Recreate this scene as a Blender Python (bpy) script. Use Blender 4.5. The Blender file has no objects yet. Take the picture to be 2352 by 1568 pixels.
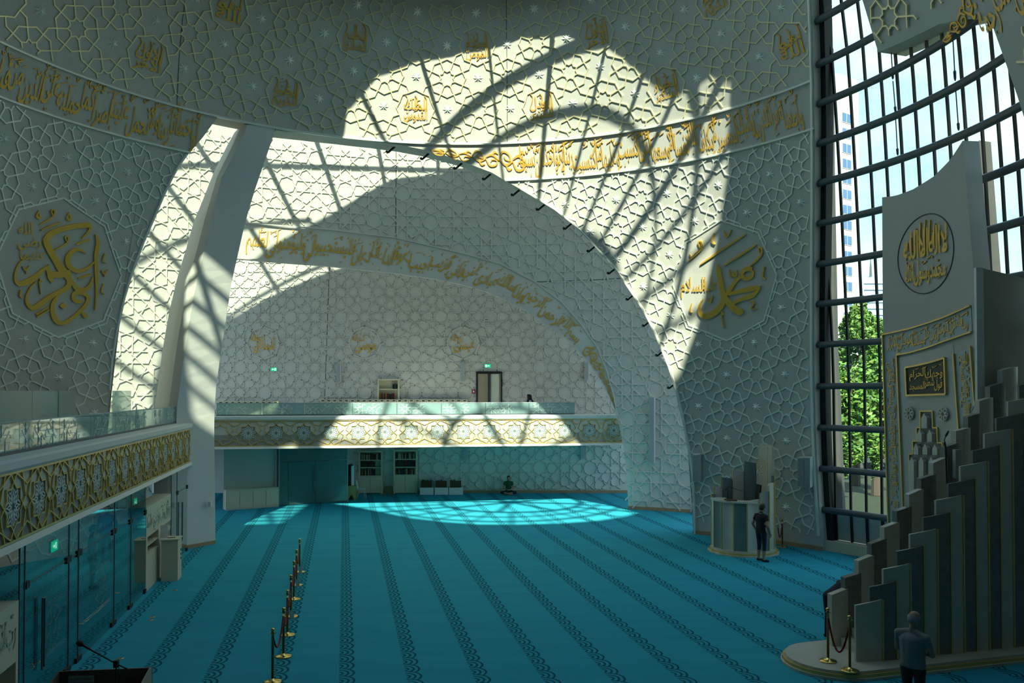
import bpy, bmesh, math, random
from mathutils import Vector, Matrix
random.seed(7)
sc = bpy.context.scene
COL = sc.collection
pi = math.pi

# ------------------------------------------------------------------ camera
F = 1900.0; H = 5.3; HZ = 898.0; PIT = math.radians(1.0); PY = HZ - F * math.tan(PIT)
cam = bpy.data.cameras.new('camera'); cam.sensor_width = 36.0; cam.lens = F * 36.0 / 2352.0
cam.shift_y = (PY - 784.0) / 2352.0; cam.clip_end = 2000
camo = bpy.data.objects.new('camera', cam); COL.objects.link(camo)
camo.location = (0, 0, H); camo.rotation_euler = (pi / 2 + PIT, 0, 0); sc.camera = camo

# ------------------------------------------------------------------ world, sun, exposure
sc.view_settings.view_transform = 'Standard'; sc.view_settings.look = 'None'
sc.view_settings.gamma = 1.0; sc.view_settings.use_curve_mapping = False
sc.view_settings.exposure = 1.2
sc.cycles.max_bounces = 8; sc.cycles.diffuse_bounces = 4; sc.cycles.glossy_bounces = 3; sc.cycles.transparent_max_bounces = 14
SUN = Vector((-0.081, 1.096, -1.0)).normalized()
sun = bpy.data.lights.new('sun', 'SUN'); sun.energy = 5.8; sun.angle = math.radians(0.8); sun.color = (1.0, 0.95, 0.78)
suno = bpy.data.objects.new('sun', sun); COL.objects.link(suno)
suno.location = (0, -10, 60); suno.rotation_euler = (-SUN).to_track_quat('Z', 'Y').to_euler()
wd = bpy.data.worlds.new('sky'); sc.world = wd; wd.use_nodes = True
nt = wd.node_tree; nt.nodes.clear()
def wn(t, **k):
    n = nt.nodes.new(t)
    for a, b in k.items(): setattr(n, a, b)
    return n
tc = wn('ShaderNodeTexCoord'); sep = wn('ShaderNodeSeparateXYZ'); nt.links.new(tc.outputs['Generated'], sep.inputs[0])
rmp = wn('ShaderNodeValToRGB'); e = rmp.color_ramp.elements
e[0].position = 0.0; e[0].color = (0.62, 0.92, 1.0, 1); e[1].position = 0.6; e[1].color = (0.16, 0.45, 0.95, 1)
nt.links.new(sep.outputs[2], rmp.inputs[0])
mp = wn('ShaderNodeMapping'); mp.inputs['Scale'].default_value = (1.0, 1.0, 1.9); nt.links.new(tc.outputs['Generated'], mp.inputs[0])
nz = wn('ShaderNodeTexNoise'); nz.inputs['Scale'].default_value = 3.2; nz.inputs['Detail'].default_value = 7; nz.inputs['Roughness'].default_value = 0.55
nt.links.new(mp.outputs[0], nz.inputs['Vector'])
cr = wn('ShaderNodeValToRGB'); cr.color_ramp.elements[0].position = 0.40; cr.color_ramp.elements[1].position = 0.62
nt.links.new(nz.outputs['Fac'], cr.inputs[0])
mx = wn('ShaderNodeMix', data_type='RGBA'); mx.inputs[7].default_value = (0.86, 1.0, 1.0, 1)
nt.links.new(cr.outputs[0], mx.inputs[0]); nt.links.new(rmp.outputs[0], mx.inputs[6])
bg = wn('ShaderNodeBackground'); bg.inputs['Strength'].default_value = 0.68
nt.links.new(mx.outputs[2], bg.inputs[0])
wo = wn('ShaderNodeOutputWorld'); nt.links.new(bg.outputs[0], wo.inputs[0])

# ------------------------------------------------------------------ pixel helpers (a pixel gives a direction; a surface gives the distance)
cp, sp = math.cos(PIT), math.sin(PIT)
def ray(px, py):
    u = (px - 1176) / F; v = -(py - PY) / F
    d = Vector((u, cp - v * sp, sp + v * cp)); return d / d.y
def G(px, py, z=0.0):
    d = ray(px, py); t = (z - H) / d.z; return Vector((d.x * t, t, z))
def atY(px, py, Y): d = ray(px, py); return Vector((d.x * Y, Y, H + d.z * Y))
def zat(py, Y): return H + ray(1176, py).z * Y
CX, CY = -1.726, 18.123
def RD(z): return 15.3 - 0.12 * z - 0.0084 * z * z
def RDs(z): return -0.12 - 0.0168 * z
def R2(z): return 20.4 - 0.01 * z
def hit(px, py, Rf):
    d = ray(px, py)
    def g(t): return math.hypot(d.x * t - CX, t - CY) - Rf(H + d.z * t)
    t = 60.0
    while t > 5 and g(t) > 0: t -= 0.25
    a, b = t, t + 0.25
    for _ in range(30):
        m = (a + b) / 2
        if g(m) > 0: b = m
        else: a = m
    return Vector((d.x * a, a, H + d.z * a))
def par(px, py, Rf=RD):
    p = hit(px, py, Rf); return math.degrees(math.atan2(p.x - CX, p.y - CY)), p.z
ZS = [i * 0.05 for i in range(801)]; SS = [0.0]
for i in range(800): SS.append(SS[-1] + math.hypot(0.05, RD(ZS[i + 1]) - RD(ZS[i])))
def S_of(z):
    i = max(0, min(799, int(z / 0.05))); return SS[i] + (SS[i + 1] - SS[i]) * (z - ZS[i]) / 0.05
def Z_of(s):
    if s <= 0: return s
    lo, hi = 0, 800
    while hi - lo > 1:
        m = (lo + hi) // 2
        if SS[m] > s: hi = m
        else: lo = m
    return ZS[lo] + 0.05 * (s - SS[lo]) / (SS[lo + 1] - SS[lo])
def DP(phi, z, off=0.0):
    a = math.radians(phi); t = math.atan(-RDs(z)); r = RD(z) - off * math.cos(t); z2 = z - off * math.sin(t)
    return Vector((CX + r * math.sin(a), CY + r * math.cos(a), z2))
def P2(phi, z, off=0.0):
    a = math.radians(phi); r = R2(z) - off
    return Vector((CX + r * math.sin(a), CY + r * math.cos(a), z))
YW3 = 43.2
def P3(x, z, off=0.0): return Vector((x, YW3 - off, z))
TH = math.atan(0.2032)
AX = Vector((-math.sin(TH), math.cos(TH), 0)); BX = Vector((math.cos(TH), math.sin(TH), 0)); UZ = Vector((0, 0, 1))
def interp(xs, ys, x):
    if x <= xs[0]: return ys[0]
    for i in range(len(xs) - 1):
        if x <= xs[i + 1]:
            return ys[i] + (ys[i + 1] - ys[i]) * (x - xs[i]) / max(1e-9, xs[i + 1] - xs[i])
    return ys[-1]

# ------------------------------------------------------------------ materials
MATS = {}
def mat(name, col, rough=0.6, metal=0.0, noise=0.0, nscale=6.0, bump=0.0, bscale=80.0, emit=None, spec=0.5):
    if name in MATS: return MATS[name]
    m = bpy.data.materials.new(name); m.use_nodes = True; t = m.node_tree; b = t.nodes['Principled BSDF']
    b.inputs['Roughness'].default_value = rough; b.inputs['Metallic'].default_value = metal
    b.inputs['Specular IOR Level'].default_value = spec
    c = tuple(col) + (1,)
    b.inputs['Base Color'].default_value = c
    if noise or bump:
        co = t.nodes.new('ShaderNodeTexCoord')
    if noise:
        n = t.nodes.new('ShaderNodeTexNoise'); n.inputs['Scale'].default_value = nscale; n.inputs['Detail'].default_value = 5
        t.links.new(co.outputs['Object'], n.inputs['Vector'])
        x = t.nodes.new('ShaderNodeMix'); x.data_type = 'RGBA'
        x.inputs[6].default_value = tuple(max(0, v * (1 - noise)) for v in col) + (1,)
        x.inputs[7].default_value = tuple(min(1, v * (1 + noise)) for v in col) + (1,)
        t.links.new(n.outputs['Fac'], x.inputs[0]); t.links.new(x.outputs[2], b.inputs['Base Color'])
    if bump:
        n2 = t.nodes.new('ShaderNodeTexNoise'); n2.inputs['Scale'].default_value = bscale; n2.inputs['Detail'].default_value = 3
        t.links.new(co.outputs['Object'], n2.inputs['Vector'])
        bp = t.nodes.new('ShaderNodeBump'); bp.inputs['Strength'].default_value = bump; bp.inputs['Distance'].default_value = 0.02
        t.links.new(n2.outputs['Fac'], bp.inputs['Height']); t.links.new(bp.outputs[0], b.inputs['Normal'])
    if emit:
        b.inputs['Emission Color'].default_value = tuple(emit[:3]) + (1,); b.inputs['Emission Strength'].default_value = emit[3]
    MATS[name] = m; return m
def schlick(t):
    lw = t.nodes.new('ShaderNodeLayerWeight'); p = t.nodes.new('ShaderNodeMath'); p.operation = 'POWER'; p.inputs[1].default_value = 5.0
    q = t.nodes.new('ShaderNodeMath'); q.operation = 'MULTIPLY_ADD'; q.inputs[1].default_value = 0.95; q.inputs[2].default_value = 0.05
    t.links.new(lw.outputs['Facing'], p.inputs[0]); t.links.new(p.outputs[0], q.inputs[0]); return q
def glassmat(name, tint, refl=1.0, rough=0.0):
    if name in MATS: return MATS[name]
    m = bpy.data.materials.new(name); m.use_nodes = True; t = m.node_tree; t.nodes.clear()
    tr = t.nodes.new('ShaderNodeBsdfTransparent'); tr.inputs[0].default_value = tuple(tint) + (1,)
    gl = t.nodes.new('ShaderNodeBsdfGlossy'); gl.inputs['Roughness'].default_value = rough
    fr = schlick(t)
    mu = t.nodes.new('ShaderNodeMath'); mu.operation = 'MULTIPLY'; mu.inputs[1].default_value = refl; mu.use_clamp = True
    mi = t.nodes.new('ShaderNodeMixShader'); o = t.nodes.new('ShaderNodeOutputMaterial')
    t.links.new(fr.outputs[0], mu.inputs[0]); t.links.new(mu.outputs[0], mi.inputs[0]); t.links.new(tr.outputs[0], mi.inputs[1]); t.links.new(gl.outputs[0], mi.inputs[2])
    t.links.new(mi.outputs[0], o.inputs[0]); MATS[name] = m; return m
def frostmat(name, col, k):
    m = bpy.data.materials.new(name); m.use_nodes = True; t = m.node_tree; t.nodes.clear()
    tr = t.nodes.new('ShaderNodeBsdfTransparent'); tr.inputs[0].default_value = (0.8, 0.95, 0.92, 1)
    df = t.nodes.new('ShaderNodeBsdfDiffuse'); df.inputs[0].default_value = tuple(col) + (1,)
    gl = t.nodes.new('ShaderNodeBsdfGlossy'); gl.inputs['Roughness'].default_value = 0.03
    fr = schlick(t)
    mi = t.nodes.new('ShaderNodeMixShader'); mi.inputs[0].default_value = k
    mj = t.nodes.new('ShaderNodeMixShader'); o = t.nodes.new('ShaderNodeOutputMaterial')
    t.links.new(tr.outputs[0], mi.inputs[1]); t.links.new(df.outputs[0], mi.inputs[2])
    t.links.new(fr.outputs[0], mj.inputs[0]); t.links.new(mi.outputs[0], mj.inputs[1]); t.links.new(gl.outputs[0], mj.inputs[2])
    t.links.new(mj.outputs[0], o.inputs[0]); MATS[name] = m; return m
PLAST = mat('dome_plaster', (0.56, 0.545, 0.485), 0.75, noise=0.05, nscale=0.8, bump=0.10, bscale=60)
PLAST2 = mat('relief_plaster', (0.64, 0.63, 0.58), 0.7, noise=0.04, nscale=0.8, bump=0.08, bscale=50)
STRAPU = mat('gilded_strap', (0.86, 0.78, 0.50), 0.36, 0.3, noise=0.2, nscale=1.2)
STRAPL = mat('pearl_strap', (0.90, 0.90, 0.82), 0.36, 0.2, noise=0.06, nscale=1.5)
STAR = mat('pearl_star', (0.88, 0.88, 0.80), 0.3, 0.05)
GOLD = mat('gold_leaf', (0.78, 0.46, 0.08), 0.42, 0.25, noise=0.12, nscale=8)
GOLDTRIM = mat('gold_trim', (0.70, 0.50, 0.16), 0.35, 0.5)
BRASS = mat('polished_brass', (0.75, 0.52, 0.16), 0.2, 1.0)
WHITE = mat('white_paint', (0.66, 0.66, 0.63), 0.6, noise=0.03, nscale=2)
CREAM = mat('cream_cabinet', (0.60, 0.56, 0.42), 0.55, noise=0.04, nscale=3)
STEEL = mat('dark_steel_tube', (0.09, 0.11, 0.12), 0.45, 0.3)
BLACK = mat('black_frame', (0.012, 0.013, 0.015), 0.5)
GREY = mat('speaker_grey', (0.36, 0.40, 0.41), 0.5, noise=0.05, nscale=30)
GROOVE = mat('joint_shadow', (0.06, 0.06, 0.06), 0.8)
MARBL = mat('cream_marble', (0.56, 0.54, 0.46), 0.3, noise=0.12, nscale=4)
MARBD = mat('brown_grey_marble', (0.20, 0.20, 0.18), 0.3, noise=0.3, nscale=6)
MARBW = mat('white_marble', (0.66, 0.68, 0.66), 0.3, noise=0.06, nscale=5)
OAK = mat('oak_skirting', (0.36, 0.25, 0.14), 0.6, noise=0.15, nscale=4)
WOOD = mat('walnut_lectern', (0.10, 0.075, 0.05), 0.5, noise=0.25, nscale=5)
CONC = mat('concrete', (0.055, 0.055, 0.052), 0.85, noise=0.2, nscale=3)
VELVET = mat('red_velvet', (0.22, 0.008, 0.012), 0.8)
PAPER = mat('paper', (0.75, 0.77, 0.78), 0.7)
GREENSIGN = mat('exit_green', (0.0, 0.35, 0.16), 0.5, emit=(0.0, 0.5, 0.22, 0.5))
SIGNWHITE = mat('exit_white', (0.8, 0.85, 0.85), 0.5, emit=(0.8, 1, 0.95, 0.6))
GLASSW = glassmat('window_glass', (0.88, 1.0, 0.94), 1.0)
GLASST = glassmat('dimming_glass', (0.52, 0.60, 0.53), 1.0)  # unseen roof glazing; tint added to dim sunlight on the second shell
GLASSR = frostmat('rail_glass', (0.34, 0.50, 0.50), 0.45)
GLASSD = glassmat('door_glass', (0.84, 0.95, 0.93), 1.5)
GLASSF = frostmat('frosted_screen', (0.55, 0.62, 0.58), 0.55)
ETCH = mat('etched_line', (0.72, 0.80, 0.77), 0.6)
ETCHF = frostmat('etched_faint', (0.30, 0.34, 0.33), 0.4)

# ------------------------------------------------------------------ mesh builder
class MB:
    def __init__(s): s.v = []; s.f = []; s.m = []
    def add(s, vs, fs, mi=0):
        o = len(s.v); s.v += [Vector(v) for v in vs]
        for f in fs: s.f.append([i + o for i in f]); s.m.append(mi)
        return s
    def box(s, c, hx, hy, hz, ux=Vector((1, 0, 0)), uy=Vector((0, 1, 0)), uz=UZ, mi=0):
        c = Vector(c); vs = [c + ux * (hx * a) + uy * (hy * b) + uz * (hz * d) for d in (-1, 1) for b in (-1, 1) for a in (-1, 1)]
        return s.add(vs, [(0, 2, 3, 1), (4, 5, 7, 6), (0, 1, 5, 4), (2, 6, 7, 3), (0, 4, 6, 2), (1, 3, 7, 5)], mi)
    def bar(s, p, q, w, d, up=UZ, mi=0):
        p, q = Vector(p), Vector(q); t = (q - p); L = t.length
        if L < 1e-6: return s
        t /= L; a = t.cross(up)
        if a.length < 1e-4: a = t.cross(Vector((1, 0, 0)))
        a.normalize(); b = a.cross(t).normalized()
        return s.box((p + q) / 2, L / 2, w / 2, d / 2, t, a, b, mi)
    def prism(s, pts, ext, mi=0):
        n = len(pts); ext = Vector(ext); vs = [Vector(p) for p in pts] + [Vector(p) + ext for p in pts]
        return s.add(vs, [list(range(n))[::-1], list(range(n, 2 * n))] + [(i, (i + 1) % n, (i + 1) % n + n, i + n) for i in range(n)], mi)
    def tube(s, pts, rad, n=8, mi=0, cap=True):
        pts = [Vector(p) for p in pts]; rs = rad if isinstance(rad, (list, tuple)) else [rad] * len(pts)
        rings = []; pu = None
        for i, p in enumerate(pts):
            t = (pts[min(i + 1, len(pts) - 1)] - pts[max(i - 1, 0)])
            t = t.normalized() if t.length > 1e-9 else UZ
            if pu is None:
                pu = t.cross(UZ)
                if pu.length < 1e-3: pu = t.cross(Vector((1, 0, 0)))
            u = (pu - t * pu.dot(t)).normalized(); pu = u; w = t.cross(u)
            rings.append([p + (u * math.cos(2 * pi * k / n) + w * math.sin(2 * pi * k / n)) * rs[i] for k in range(n)])
        vs = [v for r in rings for v in r]; fs = []
        for i in range(len(pts) - 1):
            for k in range(n):
                fs.append((i * n + k, i * n + (k + 1) % n, (i + 1) * n + (k + 1) % n, (i + 1) * n + k))
        if cap: fs += [list(range(n))[::-1], list(range((len(pts) - 1) * n, len(pts) * n))]
        return s.add(vs, fs, mi)
    def lathe(s, c, prof, n=20, mi=0, sx=1, sy=1):
        c = Vector(c); vs = []; fs = []
        for r, z in prof:
            for k in range(n): vs.append(c + Vector((sx * r * math.cos(2 * pi * k / n), sy * r * math.sin(2 * pi * k / n), z)))
        for i in range(len(prof) - 1):
            for k in range(n): fs.append((i * n + k, i * n + (k + 1) % n, (i + 1) * n + (k + 1) % n, (i + 1) * n + k))
        fs += [list(range(n))[::-1], list(range((len(prof) - 1) * n, len(prof) * n))]
        return s.add(vs, fs, mi)
    def build(s, name, m, parent=None, origin=None, smooth=False, recalc=False):
        me = bpy.data.meshes.new(name)
        if parent is not None: origin = worldloc(parent)
        elif origin is None:
            if s.v:
                origin = Vector(((min(v.x for v in s.v) + max(v.x for v in s.v)) / 2, (min(v.y for v in s.v) + max(v.y for v in s.v)) / 2, min(v.z for v in s.v)))
            else: origin = Vector()
        me.from_pydata([tuple(v - origin) for v in s.v], [], s.f)
        ms = m if isinstance(m, (list, tuple)) else [m]
        for x in ms: me.materials.append(x)
        if len(ms) > 1: me.polygons.foreach_set('material_index', s.m)
        if recalc:
            bm = bmesh.new(); bm.from_mesh(me); bmesh.ops.recalc_face_normals(bm, faces=bm.faces); bm.to_mesh(me); bm.free()
        if smooth: me.polygons.foreach_set('use_smooth', [True] * len(me.polygons))
        me.update()
        o = bpy.data.objects.new(name, me); COL.objects.link(o)
        if parent is not None: o.parent = parent
        else: o.location = origin
        return o
WL = {}
def worldloc(o):
    l = Vector(o.location)
    while o.parent: o = o.parent; l = l + Vector(o.location)
    return l
def empty(name, loc, label=None, cat=None, group=None, kind=None):
    o = bpy.data.objects.new(name, None); COL.objects.link(o); o.location = loc; o.empty_display_size = 0.2
    return tag(o, label, cat, group, kind)
def tag(o, label=None, cat=None, group=None, kind=None):
    if label: o['label'] = label
    if cat: o['category'] = cat
    if group: o['group'] = group
    if kind: o['kind'] = kind
    return o
def copy_tree(o, parent=None):
    c = o.copy(); COL.objects.link(c)
    if parent is not None: c.parent = parent
    for ch in list(o.children): copy_tree(ch, c)
    return c

# ------------------------------------------------------------------ lettering
AR = {}
def _seq(base, code, n): AR[code] = [base + i for i in range(n)]
b_ = 0xFE80
for code, n in [(0x621, 1), (0x622, 2), (0x623, 2), (0x624, 2), (0x625, 2), (0x626, 4), (0x627, 2), (0x628, 4), (0x629, 2), (0x62A, 4), (0x62B, 4), (0x62C, 4), (0x62D, 4), (0x62E, 4), (0x62F, 2), (0x630, 2), (0x631, 2), (0x632, 2), (0x633, 4), (0x634, 4), (0x635, 4), (0x636, 4), (0x637, 4), (0x638, 4), (0x639, 4), (0x63A, 4), (0x641, 4), (0x642, 4), (0x643, 4), (0x644, 4), (0x645, 4), (0x646, 4), (0x647, 4), (0x648, 2), (0x649, 2), (0x64A, 4)]:
    _seq(b_, code, n); b_ += n
def shape(word):
    cs = [ord(c) for c in word]; out = []; i = 0; prev = False
    while i < len(cs):
        c = cs[i]
        if c == 0x644 and i + 1 < len(cs) and cs[i + 1] == 0x627:
            out.append(0xFEFC if prev else 0xFEFB); prev = False; i += 2; continue
        f = AR.get(c)
        if not f: out.append(c); prev = False; i += 1; continue
        nxt = i + 1 < len(cs) and cs[i + 1] in AR and len(AR[cs[i + 1]]) > 1
        jn = len(f) == 4 and nxt
        if len(f) == 1: out.append(f[0]); prev = False
        elif len(f) == 2: out.append(f[1] if prev else f[0]); prev = False
        else:
            out.append(f[3] if prev and jn else f[1] if prev else f[2] if jn else f[0]); prev = jn
        i += 1
    return ''.join(chr(c) for c in reversed(out))
TXT = {}
def glyphs(text, arabic=True, tall=1.0):
    key = (text, tall)
    if key in TXT: return TXT[key]
    c = bpy.data.curves.new('lettering', 'FONT'); c.body = shape(text) if arabic else text; c.size = 1; c.resolution_u = 2; c.offset = 0.016 if arabic else 0.0
    o = bpy.data.objects.new('lettering', c); COL.objects.link(o)
    bpy.context.view_layer.update()
    me = bpy.data.meshes.new_from_object(o.evaluated_get(bpy.context.evaluated_depsgraph_get()))
    vs = [(v.co.x, v.co.y) for v in me.vertices]; fs = [list(p.vertices) for p in me.polygons]
    bpy.data.objects.remove(o); bpy.data.curves.remove(c); bpy.data.meshes.remove(me)
    vs = [(x, y if y < 0.42 else 0.42 + (y - 0.42) * tall) for x, y in vs]
    x0 = min(x for x, y in vs); x1 = max(x for x, y in vs)
    vs = [(x - x0, y) for x, y in vs]
    TXT[key] = (vs, fs, x1 - x0); return TXT[key]
def put_text(mb, text, mapf, x, y, sx, sy, off=0.03, arabic=True, tall=1.0, thick=0.0):
    vs, fs, w = glyphs(text, arabic, tall)
    mb.add([mapf(x + a * sx, y + b * sy, off) for a, b in vs], fs)
    return w * sx
def stroke(mb, pts, mapf, off, k=1.0):
    # pts: (x,y,w) -> ribbon with smooth catmull-rom
    P = [Vector((p[0], p[1])) for p in pts]; W = [p[2] for p in pts]; n = len(P); L = []; Rr = []
    Q = []
    for i in range(n - 1):
        p0 = P[max(i - 1, 0)]; p1 = P[i]; p2 = P[i + 1]; p3 = P[min(i + 2, n - 1)]
        for s in range(4):
            t = s / 4.0
            q = 0.5 * ((2 * p1) + (p2 - p0) * t + (2 * p0 - 5 * p1 + 4 * p2 - p3) * t * t + (-p0 + 3 * p1 - 3 * p2 + p3) * t ** 3)
            Q.append((q, W[i] + (W[i + 1] - W[i]) * t))
    Q.append((P[-1], W[-1]))
    vs = []
    for i, (q, w) in enumerate(Q):
        t = Q[min(i + 1, len(Q) - 1)][0] - Q[max(i - 1, 0)][0]
        if t.length < 1e-9: t = Vector((1, 0))
        t.normalize(); nn = Vector((-t.y, t.x)) * (w * k * 0.5)
        for o_, sgn in ((off, 1), (off, -1), (0.0, 1), (0.0, -1)):
            r = q + nn * sgn; vs.append(mapf(r.x, r.y, o_))
    fs = []
    for i in range(len(Q) - 1):
        a = i * 4; b = a + 4
        fs += [(a, a + 1, b + 1, b), (a, b, b + 2, a + 2), (a + 1, a + 3, b + 3, b + 1)]
    mb.add(vs, fs)

# ------------------------------------------------------------------ strap patterns
def strap(mb, mapf, p, q, w, h, mask=None, n=2, bevel=0.62):
    p = Vector(p); q = Vector(q); t = q - p; L = t.length
    if L < 1e-6: return
    t /= L; nn = Vector((-t.y, t.x)); p = p - t * w * 0.55; q = q + t * w * 0.55
    for i in range(n):
        a = p.lerp(q, i / n); b = p.lerp(q, (i + 1) / n); m = (a + b) / 2
        if mask and not mask(m.x, m.y): continue
        vs = []
        for c in (a, b):
            for s, o_ in ((1, -0.02), (bevel, h), (-bevel, h), (-1, -0.02)):
                r = c + nn * (w * s); vs.append(mapf(r.x, r.y, o_))
        mb.add(vs, [(1, 2, 6, 5), (0, 1, 5, 4), (2, 3, 7, 6), (0, 3, 2, 1), (4, 5, 6, 7)])
def pol(r, deg): return Vector((r * math.sin(math.radians(deg)), r * math.cos(math.radians(deg))))
def rosette_segments(medallion=False, big=False):
    s = []
    if big: return s
    for k in range(8):
        a = 45 * k
        if not medallion:
            s += [(pol(.20, a), pol(.27, a + 22.5), 1), (pol(.27, a + 22.5), pol(.20, a + 45), 1), (pol(.27, a + 22.5), pol(.536, a + 22.5), 1)]
        s += [(pol(.60, a), pol(.545, a + 22.5), 1), (pol(.545, a + 22.5), pol(.60, a + 45), 1), (pol(.54, a + 22.5), pol(.7654, a + 22.5), 1)]
    return s
ROS = rosette_segments(); MEDS = rosette_segments(True)
def relief_segments():
    s = []
    for k in range(8):
        a = math.radians(45 * k); ux = Vector((math.cos(a), math.sin(a))); uy = Vector((-ux.y, ux.x))
        tip = 0.72 if k % 2 == 0 else 0.7071
        for sg in (1, -1):
            s += [(ux * .075 + uy * (.18 * sg), ux * .65 + uy * (.18 * sg)), (ux * .65 + uy * (.18 * sg), ux * tip)]
    return s
REL = relief_segments()
def star_boss_mesh():
    mb = MB(); vs = [(0, 0, 0.5)]
    for k in range(16):
        r = 1.0 if k % 2 == 0 else 0.42; z = 0.0; p = pol(r, k * 22.5); vs.append((p.x, p.y, z))
    mid = []
    fs = [(0, 1 + (k + 1) % 16, 1 + k) for k in range(16)]
    mb.add(vs, fs)
    me = bpy.data.meshes.new('star_boss'); me.from_pydata([tuple(v) for v in mb.v], [], [f[::-1] for f in mb.f]); me.materials.append(STAR); return me
STARME = star_boss_mesh()
def put_star(mapf, x, y, size, parent):
    o = bpy.data.objects.new('star_boss', STARME); COL.objects.link(o)
    p = mapf(x, y, 0.0); n = (mapf(x, y, 0.1) - p).normalized(); u = (mapf(x + .02, y, 0) - p).normalized(); v = n.cross(u).normalized()
    m = Matrix((u, v, n)).transposed().to_4x4() @ Matrix.Diagonal((size, size, size * 0.55, 1)); m.translation = p - worldloc(parent)
    o.parent = parent; o.matrix_local = m
    return o

# ================================================================== STRUCTURE
# ---- floor with carpet
def carpet_material():
    m = bpy.data.materials.new('turquoise_carpet'); m.use_nodes = True; t = m.node_tree; b = t.nodes['Principled BSDF']
    b.inputs['Roughness'].default_value = 0.95; b.inputs['Specular IOR Level'].default_value = 0.1
    N = lambda ty: t.nodes.new(ty); Lk = t.links.new
    def M(op, a, b_=None, c=None):
        n = N('ShaderNodeMath'); n.operation = op
        for i, v in enumerate((a, b_, c)):
            if v is None: continue
            if isinstance(v, (int, float)): n.inputs[i].default_value = v
            else: Lk(v, n.inputs[i])
        return n.outputs[0]
    co = N('ShaderNodeTexCoord'); s = N('ShaderNodeSeparateXYZ'); Lk(co.outputs['Object'], s.inputs[0])
    x, y = s.outputs[0], s.outputs[1]
    a = M('ADD', M('MULTIPLY', x, -math.sin(TH)), M('MULTIPLY', y, math.cos(TH)))
    bb = M('ADD', M('MULTIPLY', x, math.cos(TH)), M('MULTIPLY', y, math.sin(TH)))
    st = M('FLOORED_MODULO', M('ADD', bb, 0.07), 1.225)
    W = 0.30; PER = 0.42
    inst = M('LESS_THAN', st, W)
    v0 = M('FLOORED_MODULO', a, PER)
    def scallop(c):
        v = M('SUBTRACT', v0, c); u = M('ADD', st, 0.015)
        d = M('SQRT', M('ADD', M('POWER', M('ABSOLUTE', M('DIVIDE', u, 0.31)), 2.0), M('POWER', M('ABSOLUTE', M('DIVIDE', v, 0.30)), 2.0)))
        w = M('FLOORED_MODULO', M('MULTIPLY', d, 3.0), 1.0); ins = M('LESS_THAN', d, 1.0)
        return M('MULTIPLY', M('GREATER_THAN', w, 0.60), ins), ins
    l1, i1 = scallop(0.0); l2, i2 = scallop(PER)
    ln = M('MAXIMUM', l1, M('MULTIPLY', l2, M('SUBTRACT', 1.0, i1)))
    mask = M('MULTIPLY', ln, inst)
    n = N('ShaderNodeTexNoise'); n.inputs['Scale'].default_value = 0.8; n.inputs['Detail'].default_value = 6; n.inputs['Roughness'].default_value = 0.65
    mpp = N('ShaderNodeMapping'); mpp.inputs['Scale'].default_value = (0.6, 2.4, 1); Lk(co.outputs['Object'], mpp.inputs[0]); Lk(mpp.outputs[0], n.inputs['Vector'])
    mx = N('ShaderNodeMix'); mx.data_type = 'RGBA'; mx.inputs[6].default_value = (0.018, 0.27, 0.38, 1); mx.inputs[7].default_value = (0.04, 0.38, 0.49, 1)
    Lk(n.outputs['Fac'], mx.inputs[0])
    m2 = N('ShaderNodeMix'); m2.data_type = 'RGBA'; m2.inputs[7].default_value = (0.006, 0.095, 0.13, 1)
    Lk(mask, m2.inputs[0]); Lk(mx.outputs[2], m2.inputs[6]); Lk(m2.outputs[2], b.inputs['Base Color'])
    n3 = N('ShaderNodeTexNoise'); n3.inputs['Scale'].default_value = 160; Lk(co.outputs['Object'], n3.inputs['Vector'])
    bp = N('ShaderNodeBump'); bp.inputs['Strength'].default_value = 0.25; bp.inputs['Distance'].default_value = 0.01; Lk(n3.outputs['Fac'], bp.inputs['Height']); Lk(bp.outputs[0], b.inputs['Normal'])
    return m
fl = MB(); fpts = [(-24, -6, 0), (14, -6, 0)] + [(CX + 20.6 * math.sin(math.radians(a)), CY + 20.6 * math.cos(math.radians(a)), 0) for a in (130, 122)] + [(CX + 15.95 * math.sin(math.radians(a)), CY + 15.95 * math.cos(math.radians(a)), 0) for a in range(118, 50, -3)] + [(CX + 21 * math.sin(math.radians(a)), CY + 21 * math.cos(math.radians(a)), 0) for a in (48, 40)] + [(12, 44, 0), (-24, 44, 0)]
fl.add(fpts, [tuple(range(len(fpts)))])
tag(fl.build('floor', carpet_material(), origin=Vector((0, 0, 0))), 'turquoise carpet with dark scalloped prayer row stripes', kind='structure')

ZTOP = 18.8
# ---- inner dome shell
ledge = [(498, 271.5), (466, 315), (433, 354), (412, 383), (397, 411), (378, 451), (355, 505), (332, 558), (307, 624), (288, 686), (272, 761), (261, 828), (256, 895)]
arch = [(634, 299), (700, 306), (780, 315), (857, 324), (915, 332), (971, 343), (1015, 355), (1057, 368), (1129, 396), (1193, 433), (1235, 458), (1271, 480), (1316, 516), (1360, 560), (1407, 612), (1441, 661), (1474, 710), (1502, 765), (1533, 841), (1551, 899), (1569, 977), (1582, 1051), (1589, 1109), (1593, 1229)]
LE = [par(*p) for p in ledge][::-1]          # phi ascending
ARC = [par(*p) for p in arch]
PHL = -104.0; PHR0 = ARC[-1][0]
ZB1 = 14.3; ZB0 = 13.06
zl_x = [PHL, LE[0][0] - 1e-3] + [p[0] for p in LE] + [LE[-1][0] + 1e-3, ARC[0][0] - 1e-3] + [p[0] for p in ARC]
zl_y = [0.0, 0.0] + [p[1] for p in LE] + [ZB1, ZB1] + [max(0.0, p[1]) for p in ARC]
def zlow(phi): return interp(zl_x, zl_y, phi) if phi < PHR0 else 0.0
def phiR(z): return 52.0 - 0.081 * z + 0.0533 * z * z
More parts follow.
